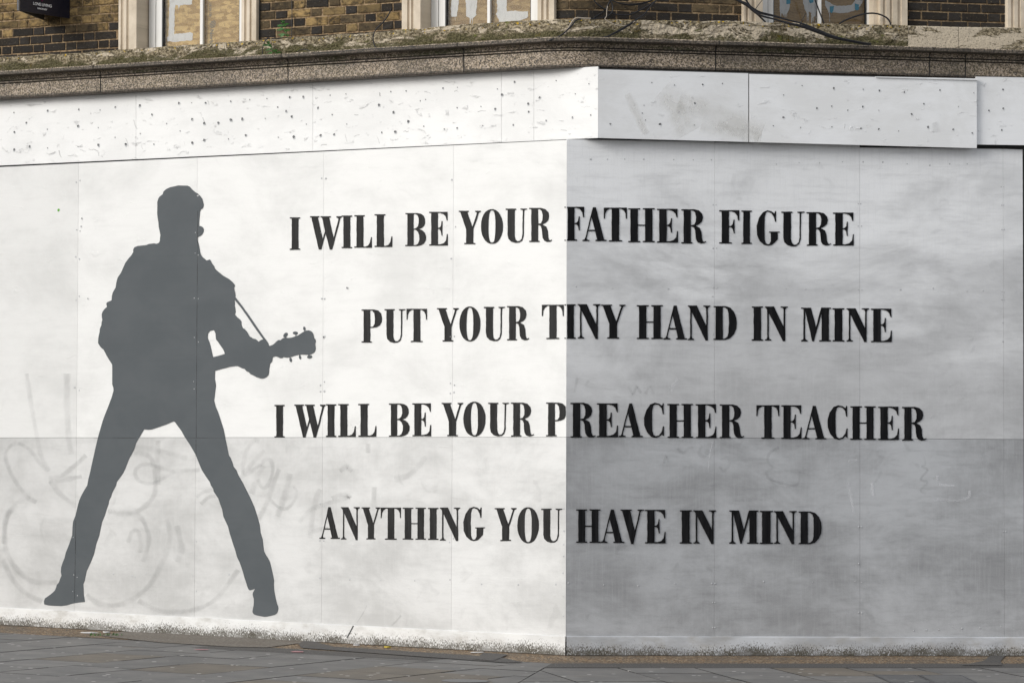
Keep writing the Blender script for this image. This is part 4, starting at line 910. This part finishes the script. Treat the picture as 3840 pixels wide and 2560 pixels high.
# dark scrapes by the foot of the white side
strokes(LW, LM, lh, 'paint_scuff', M['ghost'], [(tr_([(1120,880),(1080,960),(1030,1035)], 900, 1893, 2.351), 3), (tr_([(1420,970),(1380,1020),(1335,1060)], 900, 1893, 2.351), 6), (tr_([(1400,1030),(1365,1095)], 0, 1893, 2.351), 8)], 0.0032)
strokes(LW, LM, lh, 'paint_scuff', M['screw_dark'], [(tr_([(1000,1062),(975,1110),(945,1165)], 900, 1893, 2.351), 2.6)], 0.0132)

# ------------------------------------------------------------------ screws
def disc(m, b, u, z, e, r, mi, jag=0.0, k=9, h=0.0):
    ring = []
    for i in range(k):
        t = 2 * math.pi * i / k; rr_ = r * (1 + rng.uniform(-jag, jag)); ring.append((u + rr_ * math.cos(t), z + rr_ * math.sin(t)))
    vs = [m(a, c_, e) for a, c_ in ring] + [m(u, z, e + h)]
    b.add(vs, [[i, (i + 1) % k, k] for i in range(k)], ring + [(u, z)], (1, 1, 1), mi)
def marks(W, m, parent, name, pts, e, r0, r1, mats, ringed=True):
    for x, y in pts:
        u, z = px(W, x, y, e); b = MB(); r = r0 + (r1 - r0) * rng.random() ** 1.8
        if ringed:
            disc(m, b, u + r * 0.25, z - r * 0.7, e + 0.0009, r * 1.35, 1, 0.3, h=0.0012); disc(m, b, u, z, e + 0.0026, r, 0, 0.35); disc(m, b, u + r * 0.2, z - r * 0.15, e + 0.0034, r * 0.28, 1, 0.1)
        else: disc(m, b, u, z, e + 0.0008, r, 0, 0.08, h=0.003)
        b.build(name, mats, parent)
q1 = lambda p, ox, oy=0: tr_(p, ox, oy, 2.351)
fl1 = q1([(123,993),(232,1082),(128,1165),(125,1320),(262,1290),(420,975),(418,1140),(420,1305),(695,965),(690,1110),(688,1293),(867,1125),(868,1278),(883,970),(1017,945),(1015,1212),(1233,930),(1340,1010),(1237,1178),(1357,1272),(1470,1090),(1578,908),(1690,907),(1812,907),(1800,1085),(1693,1050),(1588,1155),(1695,1258),(1802,1235),(1925,1082),(2035,893),(2035,1055),(2015,1225),(2137,1050),(2168,1192),(2202,880),(1110,1275)], 0)
fl1 += q1([(238,870),(440,857),(558,855),(333,945),(408,980),(457,1027),(585,1095),(50,1195),(338,1210),(475,1205),(223,1045),(22,1048),(795,840),(935,830),(688,952),(813,1012),(942,1095),(711,1193),(830,1185),(1330,808),(1465,802),(1225,925),(1353,990),(1483,1070),(1250,1168),(1370,1162),(1620,1113),(1590,890),(1637,878),(1790,778),(1917,770),(1915,950),(2125,940),(1802,1138),(1915,1128),(2140,1108),(2250,960),(2270,785),(2310,835)], 900)
fl1 += q1([(305,722),(672,712),(960,740),(840,828),(527,860),(425,915),(428,985),(583,1062),(815,1035),(977,1015),(293,1102)], 1800)
marks(LW, LM, lh, 'screw_hole', fl1, E_FL + 0.001, 0.0038, 0.0115, [M['screw_dark'], M['screw_ring']])
fr1 = q1([(1515,730),(1715,752),(1962,747),(2137,738),(1445,930),(1430,998),(1893,913),(1755,990),(1587,1097),(1888,1105),(1148,1093),(1458,1060)], 1800)
fr1 += q1([(395,757),(672,780),(932,790),(1077,800),(1295,815),(230,838),(525,955),(655,937),(797,973),(930,942),(1070,975),(1468,918),(1360,1008),(1610,795),(1773,940),(230,1035),(140,1110),(380,1125),(657,1120),(912,1132),(1070,1140),(1503,1120),(1725,1142),(1907,820),(1895,1175),(1245,1155)], 2840)
marks(RW, RM, rh, 'screw_hole', fr1, E_FR + 0.0003, 0.0038, 0.0095, [M['screw_dark'], M['ghost_white'] if False else M['grey_fascia']])
marks(RW, RM, rh, 'screw_hole', q1([(2163,790),(2167,960),(2155,1147),(2042,977)], 2840), 0.0603, 0.006, 0.010, [M['screw_dark'], M['grey_fascia']])
pl_ = []
for i in range(1, 5):
    for y in (680, 862, 960, 1120, 1270, 1432, 1462, 1900, 2025, 2165, 2220): pl_ += [(lpt(i, y) + s_ * rng.uniform(5, 9), y + rng.uniform(-12, 12)) for s_ in (-1, 1) if rng.random() < 0.62]
pl_ += q1([(738,30),(740,228),(738,347),(737,450),(732,597),(735,803),(735,977),(338,700),(668,697),(15,695)], 1800, 1893)
pl_ += q1([(1000,605),(1165,622),(1192,634),(1287,602),(340,577),(2020,610)], 0, 1893) + q1([(968,655),(1240,660),(1540,664)], 900, 1893)
marks(LW, LM, lh, 'screw', pl_[:96], 0.0025, 0.006, 0.009, [M['screw_ring']], False)
marks(LW, LM, lh, 'screw_hole', q1([(722,356),(715,427),(1743,148),(775,1062)], 0, 667) + q1([(736,1400),(945,968)], 900, 667), 0.0045, 0.004, 0.008, [M['screw_dark'], M['screw_ring']])
pr_ = q1([(845,958),(1168,973),(1660,977),(2055,238),(2080,238),(2055,620),(2085,620),(2055,968),(2085,970),(2050,1045),(2050,1190),(2053,1378)], 1800, 667) + q1([(255,975),(423,980),(577,987),(725,987),(890,985),(922,987),(1262,985),(1550,972),(1850,998),(1990,994),(890,228),(910,228),(888,425),(918,425),(2150,78),(2172,78),(2155,240),(2172,240),(2155,455),(2176,455),(2155,1003),(2178,1006),(2276,1005),(2155,1073),(2175,1073),(2165,1276),(2165,1440)], 2840, 667)
pr_ += q1([(975,1405),(1123,1405),(1275,1403),(1443,1405),(1708,1408),(1880,1410),(2040,1410)], 1800) + q1([(168,1447),(368,1435),(548,1437),(750,1428),(933,1428),(1105,1430),(1320,1445),(1520,1458),(1695,1446),(1850,1446)], 2840)
pr_ += q1([(1090,702),(1393,710),(1720,690),(778,685),(2043,690),(2072,690),(2050,858),(2070,858),(2053,1078),(2070,1078)], 1800, 1893) + q1([(55,672),(487,678),(860,672),(917,682),(1377,1105),(1490,1100),(1600,1097),(1803,1085),(1962,1082),(2147,1068),(893,190),(917,190),(893,515),(893,945),(920,950),(2170,232),(2190,232)], 2840, 1893)
marks(RW, RM, rh, 'screw', pr_[:96], 0.001, 0.005, 0.008, [M['ghost_white'] if False else M['screw_ring']], False)
b = MB(); u, z = px(LW, 219, 788, 0.002); disc(LM, b, u, z, 0.002, 0.014, 0, 0.15, 6); b.build('paint_fleck', M['green'], lh)

# ------------------------------------------------------------------ agent's sign
E_S = 0.66
um = px(LB, 163, 60, 0.01)[0]; un = px(LB, 262, 60, 0.01)[0]; ua = px(LB, 67, 40, E_S)[0]
zs = zat(LB, 67, 40, E_S); HS = 0.75
sg = thing('agent_board', 'navy V-shaped agent board with white lettering, projecting from the brick at top left', 'sign', LBM(un, zs, 0.0))
pA, pB, pC = LBM(ua, 0, E_S), LBM(un, 0, 0.012), LBM(um, 0, 0.012)
def sboard(p, q, off, mat, name):
    d = Vector((q.x - p.x, q.y - p.y)).normalized(); n = Vector((d.y, -d.x)) 
    if n.dot(Vector((pC.x + pB.x - 2 * pA.x, 0)) ) > 1e9: n = -n
    b = MB(); t = 0.012
    vs = []
    for zz in (zs, zs + HS):
        for P_, o in ((p, 0), (q, 0), (q, -t), (p, -t)): vs.append(Vector((P_.x + n.x * o * off, P_.y + n.y * o * off, zz)))
    b.add(vs, [[0, 1, 5, 4], [1, 2, 6, 5], [2, 3, 7, 6], [3, 0, 4, 7], [0, 3, 2, 1], [4, 5, 6, 7]], [(0, 0)] * 8)
    return b.build(name, mat, sg), d, n
fo, dA, nA = sboard(pA, pB, 1.0, M['navy'], 'front_board')
sboard(pA, pC, -1.0, M['sign_back'], 'rear_board')
b = MB(); 
for zz in (0,):
    b.add([Vector((pA.x - dA.x * 0.008 + nA.x * 0.004, pA.y - dA.y * 0.008 + nA.y * 0.004, zs)), Vector((pA.x + nA.x * 0.004, pA.y + nA.y * 0.004, zs)), Vector((pA.x + nA.x * 0.004, pA.y + nA.y * 0.004, zs + HS)), Vector((pA.x - dA.x * 0.008 + nA.x * 0.004, pA.y - dA.y * 0.008 + nA.y * 0.004, zs + HS))], [[0, 1, 2, 3]], [(0, 0)] * 4)
b.build('edge_strip', M['sign_white'], sg)
Ls = math.hypot(pB.x - pA.x, pB.y - pA.y)
def on_sign(s_, z): 
    return lambda a, c_, d: Vector((pA.x + dA.x * (s_ + a) + nA.x * (0.002 + d), pA.y + dA.y * (s_ + a) + nA.y * (0.002 + d), z + c_))
def sign_at(x, y):
    d = ray(x, y); n3 = Vector((nA.x, nA.y)); lam = n3.dot(Vector((pA.x, pA.y))) / (n3.x * d.x + n3.y * d.y)
    p = Vector((d.x * lam, d.y * lam)); return dA.dot(p - Vector((pA.x, pA.y))), CAMZ + d.z * lam
s1, z1 = sign_at(158.5, 24); s2, z2 = sign_at(158, 36)
s_l, _ = sign_at(122, 20); s_r, _ = sign_at(195, 28); s_l2, _ = sign_at(140, 33); s_r2, _ = sign_at(176, 37)
o = textmesh('LOVE LIVING', 0.034, on_sign(s1, z1), M['sign_white'], 'sign_text', sg, squash=(s_r - s_l) / 0.205)
o = textmesh('HACKNEY', 0.020, on_sign(s2, z2 - 0.004), M['sign_white'], 'sign_text', sg, squash=(s_r2 - s_l2) / 0.092)
b = MB(); s3, z3 = sign_at(157, 8); f3 = on_sign(s3, z3)
for w0, w1_ in ((0.045, 0.036), (0.022, 0.014)):
    vs = [f3(*p) for p in ((-w0, w0 * 0.9, 0), (0, 0, 0), (w0, w0 * 0.9, 0), (w1_, w0 * 0.9, 0), (0, w0 * 0.9 - w1_ * 0.9 + 0.004, 0), (-w1_, w0 * 0.9, 0))]
    b.add(vs, [[0, 1, 4, 5], [1, 2, 3, 4]], [(0, 0)] * 6)
b.build('sign_emblem', M['sign_pink'], sg)

# ------------------------------------------------------------------ cables on the upper wall
def cable(paths, W, label, r, e0, e1, mat='cable', wires=1, spread=0.0, group=None, name='cable'):
    o = None; b = MB(); first = None
    for kx in range(wires):
        ph = rng.uniform(0, 6.28); pts = smooth(paths, 7); n = len(pts); P = []
        for i, (x, y) in enumerate(pts):
            t = i / (n - 1); e = e0 + (e1 - e0) * t
            sp_ = spread * (0.35 + 0.65 * math.sin(math.pi * t)) if wires > 1 else 0
            u, z = px(W, x, y, e)
            q = PM(u, z, e + sp_ * 0.5 * math.cos(ph + t * 3)) + Vector((0, 0, sp_ * math.sin(ph + t * 4 + kx)))
            P.append(q)
        if first is None: first = P[-1].copy()
        b.tube(P, r)
    o = b.build(name, M[mat], None, first); return tag(o, label, 'cable', group)
GC = 'loose cables hanging over the cornice'
c4 = lambda p: tr_(p, 2100, 0, 4.704); c5 = lambda p: tr_(p, 2650, 0, 4.704); c6 = lambda p: tr_(p, 3000, 0, 4.704); c2 = lambda p: tr_(p, 900, 0, 2.351)
cable(c5([(380,-90),(520,-10),(700,80),(830,180),(950,250),(1180,310),(1420,380),(1660,440),(1900,530),(2180,640),(2400,700),(2750,770),(2900,785)]), RB, 'thick bundle of black cables sagging across the right hand window sill', 0.0055, 0.13, 0.29, wires=7, spread=0.016, group=GC)
cable(c5([(560,-110),(680,-10),(760,100),(850,210),(940,300),(1040,395)]), RB, 'black cable peeling off the bundle down to the pilaster foot', 0.007, 0.13, 0.15, group=GC)
cable(c6([(690,425),(780,370),(930,310),(1080,262),(1230,238),(1350,245),(1450,275),(1530,320),(1580,380),(1600,440)]), RB, 'single black cable arched in a hump over the right window sill', 0.0068, 0.10, 0.10, group=GC)
cable(c6([(240,-90),(265,0),(320,150),(370,280),(425,420)]), RB, 'straight black cable slanting down the middle of the right window', 0.006, 0.10, 0.10, group=GC)
cable(c5([(1660,440),(1680,370),(1750,235)]), RB, 'thin black tie end sticking up from the cable bundle', 0.0028, 0.2, 0.2, group=GC, name='cable_tie')
cable(c5([(850,180),(900,110),(985,0),(1020,-40)]), RB, 'thin black tie tail pointing up across the pilaster from the bundle', 0.0028, 0.15, 0.15, group=GC, name='cable_tie')
cable(c4([(560,-90),(600,0),(650,70),(760,150),(880,220),(1000,262),(1130,272),(1250,255),(1400,190),(1550,110),(1680,20),(1760,-60)]), RB, 'black cable hanging in the lowest wide loop on the corner brickwork', 0.0058, 0.06, 0.06, group=GC)
cable(c4([(840,-40),(870,0),(920,20),(1050,70),(1200,95),(1300,90),(1450,65),(1600,15),(1700,-40)]), RB, 'pair of thin black wires in the shallow upper loop on the corner brickwork', 0.004, 0.05, 0.05, wires=2, spread=0.006, group=GC)
cable(c4([(850,-40),(870,0),(915,70),(930,150),(910,230),(850,280),(740,320),(600,335),(540,338)]), RB, 'black cable curling round to the left above the ledge at the corner', 0.0055, 0.05, 0.08, group=GC)
cable(c4([(900,0),(870,50),(820,130),(740,220),(660,280),(600,322)]), RB, 'doubled black wires running diagonally down behind the curled cable', 0.0045, 0.04, 0.05, wires=3, spread=0.008, group=GC)
cable(c4([(1740,-50),(1700,0),(1600,110),(1500,230),(1400,310),(1300,385),(1190,455),(1080,525),(960,590),(840,650),(700,683)]), RB, 'black wires crossing the mossy ledge diagonally below the corner loops', 0.0045, 0.06, 0.24, wires=3, spread=0.007, group=GC)
cable(c4([(838,110),(825,200),(820,290),(795,340),(880,400),(1000,445),(1150,455),(1250,420),(1330,380)]), RB, 'slim cream wire drooping over the ledge at the corner', 0.0034, 0.08, 0.16, 'cable_cream', group=GC)
cable(c4([(560,330),(450,325),(380,315),(335,345),(300,420),(270,510),(235,600)]), RB, 'grubby cream cable bent over the ledge left of the loops', 0.006, 0.13, 0.19, 'cable_cream', group=GC)
cable(c4([(430,330),(370,355),(330,440),(290,520),(240,600),(180,655),(90,700)]), RB, 'short black cable end dropping behind the cornice lip under the cream one', 0.0055, 0.15, 0.26, group=GC, wires=2, spread=0.006)
cable(c2([(458,-40),(458,60),(459,200),(455,325)]), LB, 'thin black wire running straight down the brick beside the green weed', 0.0036, 0.01, 0.03, group=GC)
cable(c2([(1335,75),(1310,130),(1260,200),(1200,260),(1175,320),(1178,380),(1200,428)]), LB, 'black cable looping out of the brick between the left windows', 0.0055, 0.02, 0.22, group=GC)
cable(c2([(318,330),(260,328),(225,360),(200,420),(198,470),(206,500)]), LB, 'thin dark wire hooped over the ledge beside the lower weed', 0.0036, 0.10, 0.24, group=GC)
cable(c2([(495,478),(515,450),(540,438),(580,438),(610,450),(640,474)]), LB, 'small dark wire hoop lying on the cornice right of the weeds', 0.0034, 0.2, 0.2, group=GC)
cable(c2([(640,472),(800,462),(1000,445),(1200,430),(1400,420),(1560,408)]), LB, 'thin dark wire lying along the top of the cornice lip', 0.003, 0.30, 0.30, group=GC)

# ------------------------------------------------------------------ weeds
def weed(stem, leaves, label):
    pts = smooth(stem, 5); n = len(pts)
    P = [PM(*(lambda q: (q[0], q[1], 0.14))(px(LB, x, y, 0.14))) for x, y in pts]
    root = thing('weed', label, 'plant', P[0], 'weeds rooted in the ledge')
    b = MB(); b.tube(P, 0.003, 5); b.build('stem', M['leaf'], root)
    b = MB()
    for (x, y, ang, L, wd) in leaves:
        for rep in range(2):
            a = ang + (rep and rng.uniform(-0.5, 0.5)); L_ = L * (0.8 if not rep else 0.55); wd_ = wd * 0.8
            u, z = px(LB, x, y, 0.14)
            du, dz = math.cos(a), math.sin(a); e = 0.14 + (0.01 if not rep else 0.03); dr = rng.uniform(-0.02, 0.05)
            pl = []
            for t, ww in ((0, 0.1), (0.25, 0.8), (0.5, 1.0), (0.75, 0.62), (1.0, 0.0)):
                sag = -0.25 * t * t * L_
                for s_ in (-1, 1): pl.append(PM(u + du * t * L_ - dz * s_ * ww * wd_, z + dz * t * L_ + du * s_ * ww * wd_ + sag, e + dr * t + (0.004 if s_ > 0 else -0.004)))
            b.add(pl, [[2 * i, 2 * i + 1, 2 * i + 3, 2 * i + 2] for i in range(4)], [(0, 0)] * 10)
    b.build('leaves', M['leaf'], root)
weed([(1077, 143), (1073, 120), (1068, 100), (1066, 86)], [(1068,100,2.7,0.075,0.011),(1067,95,0.4,0.07,0.011),(1066,90,1.9,0.05,0.01),(1070,112,3.0,0.085,0.012),(1072,118,0.35,0.085,0.012),(1075,132,2.9,0.09,0.013),(1075,135,0.2,0.06,0.011),(1066,88,1.2,0.045,0.009)], 'upright green weed growing against the brick left of the thin wire')
weed([(1047, 206), (1030, 195), (1018, 180), (1010, 166)], [(1012,168,1.7,0.05,0.011),(1014,172,2.8,0.06,0.012),(1016,176,0.6,0.05,0.011),(1022,186,3.2,0.05,0.010),(1030,195,0.5,0.07,0.010),(1038,200,0.3,0.07,0.009),(1028,196,3.4,0.05,0.009)], 'lower straggling green weed hanging over the cement ledge')

# ------------------------------------------------------------------ ground, strip along the wall, paving
def gpt(x, y, dz=0.0): return Vector((x, y, gz(x, y) + dz))
b = MB(); S_ = 400
b.add([gpt(-S_, -S_, -0.03), gpt(S_, -S_, -0.03), gpt(S_, S_, -0.03), gpt(-S_, S_, -0.03)], [[0, 1, 2, 3]], [(-S_, -S_), (S_, -S_), (S_, S_), (-S_, S_)])
struct(b.build('ground', M['asphalt']))
def strip(name, mat, d0, d1, dz, ul0, ur1, split=None):
    """band along both walls between distances d0 and d1, mitred at the corner"""
    b = MB()
    def ring(d):
        kx = d * math.tan(TURN / 2)
        pl = P0 + LW.t * ul0 + LW.n * d; pm = P0 + LW.t * kx + LW.n * d; pr = P0 + RW.t * ur1 + RW.n * d
        return pl, pm, pr
    a, c_ = ring(d0), ring(d1)
    for i in range(2):
        q = [c_[i], c_[i + 1], a[i + 1], a[i]]
        b.add([gpt(p.x, p.y, dz) for p in q], [[0, 1, 2, 3]], [(p.x, p.y) for p in q])
    return struct(b.build(name, mat))
strip('gravel_strip', M['aggregate'], -0.2, 0.83, 0.0, -9, 7)
strip('asphalt_strip', M['asphalt'], 0.83, 1.28, 0.001, -2.7, 7)
strip('paving_bed', M['bed'], 0.6, 9.0, -0.012, -10, 8)
def lpoly(W, pts, dz): return [gpt((P0 + W.t * u + W.n * d).x, (P0 + W.t * u + W.n * d).y, dz) for u, d in pts]
def gpx(x, y):
    d = ray(x, y); lam = (CAMZ + GA * P0.x + GB * P0.y) / (GA * d.x + GB * d.y - d.z); return Vector((d.x * lam, d.y * lam))
def gpoly(name, mat, pts, dz):
    b = MB(); q = [gpx(x, y) for x, y in pts]
    b.add([gpt(p.x, p.y, dz) for p in q], [list(range(len(q)))], [(p.x, p.y) for p in q]); return struct(b.build(name, mat))
gpoly('concrete_patch', M['concrete'], [(380, 2385), (455, 2369), (700, 2375), (1150, 2398), (1125, 2412), (1000, 2428), (860, 2425), (600, 2409)], 0.005)
gpoly('asphalt_patch', M['asphalt'], [(1150, 2398), (1120, 2414), (1130, 2430), (1900, 2486), (1960, 2484), (1835, 2455), (1800, 2460), (1250, 2425)], 0.006)
gpoly('asphalt_patch', M['asphalt'], [(1815, 2449), (1905, 2456), (1850, 2480), (1780, 2474)], 0.009)
gpoly('asphalt_patch', M['asphalt'], [(3690, 2478), (3712, 2459), (3770, 2459), (3752, 2480), (3760, 2496), (3600, 2496)], 0.006)
# slabs
def clip(poly, f):
    out = []
    for i in range(len(poly)):
        p, q = poly[i], poly[(i + 1) % len(poly)]; a, c_ = f(p), f(q)
        if a >= 0: out.append(p)
        if (a >= 0) != (c_ >= 0):
            t = a / (a - c_); out.append((p[0] + (q[0] - p[0]) * t, p[1] + (q[1] - p[1]) * t))
    return out
b = MB(); TM = math.tan(TURN / 2)
for W, sgn in ((LW, -1), (RW, 1)):
    d_in = 1.29 if sgn > 0 else 0.86
    u = -9.5
    while u < 8:
        wu = rng.choice((0.55, 0.6, 0.6, 0.66)); d = d_in; first = True
        while d < 8.5:
            dep = rng.choice((0.6, 0.75, 0.9, 0.45)) * (rng.uniform(0.5, 1.0) if first else 1.0); first = False
            gp = rng.uniform(0.0035, 0.0065)
            gs = gp * 1.5; gp = 0.003
            poly = [(u + gs, d + gp), (u + wu - gs, d + gp), (u + wu - gs, d + dep - gp), (u + gs, d + dep - gp)]
            poly = clip(poly, lambda p: p[0] + p[1] * TM - 0.004) if sgn > 0 else clip(poly, lambda p: p[1] * TM - p[0] - 0.004)
            d += dep
            if len(poly) < 3: continue
            s_ = rng.uniform(0.88, 1.10); wv = rng.random()
            cc = (0.170 * s_, 0.166 * s_, 0.160 * s_) if wv < 0.82 else (0.158 * s_, 0.138 * s_, 0.112 * s_)
            tilt = rng.uniform(-0.0018, 0.0018)
            top = lpoly(W, poly, 0.0); n = len(top); 
            for p in top: p.z += tilt
            low = [p + Vector((0, 0, -0.02)) for p in top]
            b.add(top, [list(range(n))], [(p.x, p.y) for p in top], cc)
            b.add(top + low, [[i, n + i, n + (i + 1) % n, (i + 1) % n] for i in range(n)], [(p.x, p.y) for p in top + low], (0.03, 0.03, 0.028))
        u += wu
struct(b.build('pavement', M['slab']))
# inspection covers let into the paving
def cover(pts, label, name='inspection_cover'):
    q = [gpx(x, y) for x, y in pts]; c0 = sum(q, Vector((0, 0))) / len(q)
    root = thing(name, label, 'manhole cover', gpt(c0.x, c0.y, 0.0), 'covers set in the paving')
    b = MB(); n = len(q)
    outer = [gpt(p.x, p.y, 0.006) for p in q]; inner = [gpt(*(c0 + (p - c0) * 0.93), 0.006) for p in q]; low = [gpt(*(c0 + (p - c0) * 0.93), -0.004) for p in q]
    b.add(outer + inner + low, [[i, (i + 1) % n, n + (i + 1) % n, n + i] for i in range(n)] + [[n + i, n + (i + 1) % n, 2 * n + (i + 1) % n, 2 * n + i] for i in range(n)], [(p.x, p.y) for p in outer + inner + low])
    b.build('frame', M['metal'], root)
    b = MB(); tp = [gpt(*(c0 + (p - c0) * 0.905), 0.0055) for p in q]
    b.add(tp, [list(range(n))], [(p.x, p.y) for p in tp], (0.125, 0.125, 0.125)); b.build('infill', M['slab'], root)
cover([(3276, 2531), (3435, 2531), (3500, 2562), (3345, 2562)], 'left of two paved inspection covers sunk in the pavement at lower right')
cover([(3442, 2531), (3605, 2531), (3672, 2562), (3507, 2562)], 'right of two paved inspection covers sunk in the pavement at lower right')
c0 = gpx(1745, 2556); root = thing('stop_tap_cover', 'small oval iron tap cover in a patch of concrete at the bottom edge', 'manhole cover', gpt(c0.x, c0.y, 0))
b = MB(); ring = [c0 + Vector((0.17 * math.cos(t), 0.14 * math.sin(t))) for t in [2 * math.pi * i / 20 for i in range(20)]]
b.add([gpt(p.x, p.y, 0.011) for p in ring] + [gpt(p.x, p.y, -0.01) for p in ring], [list(range(20))] + [[i, 20 + i, 20 + (i + 1) % 20, (i + 1) % 20] for i in range(20)], [(p.x, p.y) for p in ring + ring]); b.build('lid', M['metal'], root)
b = MB(); q = [gpx(x, y) for x, y in [(1640, 2562), (1690, 2540), (1825, 2545), (1850, 2562)]]
b.add([gpt(p.x, p.y, 0.0065) for p in q], [[0, 1, 2, 3]], [(p.x, p.y) for p in q]); b.build('surround', M['concrete'], root)

# small litter and marks by the foot of the hoarding
M['paper'] = plain('white_paper_scrap', (0.70, 0.70, 0.70), 0.8); M['leaf_yellow'] = plain('yellow_fallen_leaf', (0.50, 0.38, 0.05), 0.7); M['pink'] = plain('pink_spray_spot', (0.42, 0.21, 0.22), 0.8)
def scrap(name, cat, label, x, y, lx, ly, rot, mat, lift, group=None):
    c0 = gpx(x, y); z0 = gz(c0.x, c0.y); b = MB(); k = 9; ring = []
    for i in range(k):
        t = 2 * math.pi * i / k; a, c_ = lx * math.cos(t) * rng.uniform(0.75, 1.1), ly * math.sin(t) * rng.uniform(0.75, 1.1)
        ring.append((c0.x + a * math.cos(rot) - c_ * math.sin(rot), c0.y + a * math.sin(rot) + c_ * math.cos(rot), 0.006 + lift * rng.uniform(0.1, 1.0)))
    top = [gpt(p[0], p[1], p[2]) for p in ring]; low = [gpt(p[0], p[1], 0.0045) for p in ring]
    b.add(top + low, [list(range(k))] + [[i, k + i, k + (i + 1) % k, (i + 1) % k] for i in range(k)], [(p[0], p[1]) for p in ring + ring])
    tag(b.build(name, M[mat], None, (c0.x, c0.y, z0)), label, cat, group)
GL = 'litter along the foot of the hoarding'
scrap('paper_scrap', 'litter', 'long white paper strip on the brown gravel between the painted boots', 336, 2374, 0.075, 0.03, 0.1, 'paper', 0.008, GL)
scrap('paper_scrap', 'litter', 'short tilted white scrap near the green tuft on the gravel strip', 400, 2372, 0.035, 0.02, 0.7, 'paper', 0.012, GL)
scrap('paper_scrap', 'litter', 'white scrap against the plinth below the word ANYTHING', 1336, 2420, 0.03, 0.03, 0.2, 'paper', 0.010, GL)
scrap('paper_scrap', 'litter', 'crumpled white bits near the corner end of the white plinth', 1790, 2447, 0.06, 0.03, 0.3, 'paper', 0.008, GL)
scrap('fallen_leaf', 'leaf', 'small yellow leaf lying on the gravel under the white plinth', 1452, 2428, 0.035, 0.03, 0.4, 'leaf_yellow', 0.014)
scrap('paint_spot', 'paint mark', 'pink sprayed spot on the slab below the right boot', 1116, 2444, 0.06, 0.07, 0.0, 'pink', 0.0005, 'pink spray marks on the paving')
scrap('paint_spot', 'paint mark', 'thin pink sprayed dash on the slab between the boots', 755, 2436, 0.06, 0.04, 0.0, 'pink', 0.0005, 'pink spray marks on the paving')
c0 = gpx(398, 2382); root = thing('weed', 'low green tuft in the joint between gravel strip and paving', 'plant', gpt(c0.x, c0.y, 0.0))
b = MB()
for i in range(46):
    p = gpt(c0.x + rng.uniform(-0.13, 0.16), c0.y + rng.uniform(-0.05, 0.05), 0.0); h = rng.uniform(0.012, 0.035); a = rng.uniform(0, 6.28); d_ = Vector((math.cos(a), math.sin(a), 0)) * 0.006
    b.add([p - d_, p + d_, p + Vector((rng.uniform(-0.015, 0.015), rng.uniform(-0.015, 0.015), h))], [[0, 1, 2]], [(0, 0)] * 3)
b.build('leaves', M['leaf'], root)
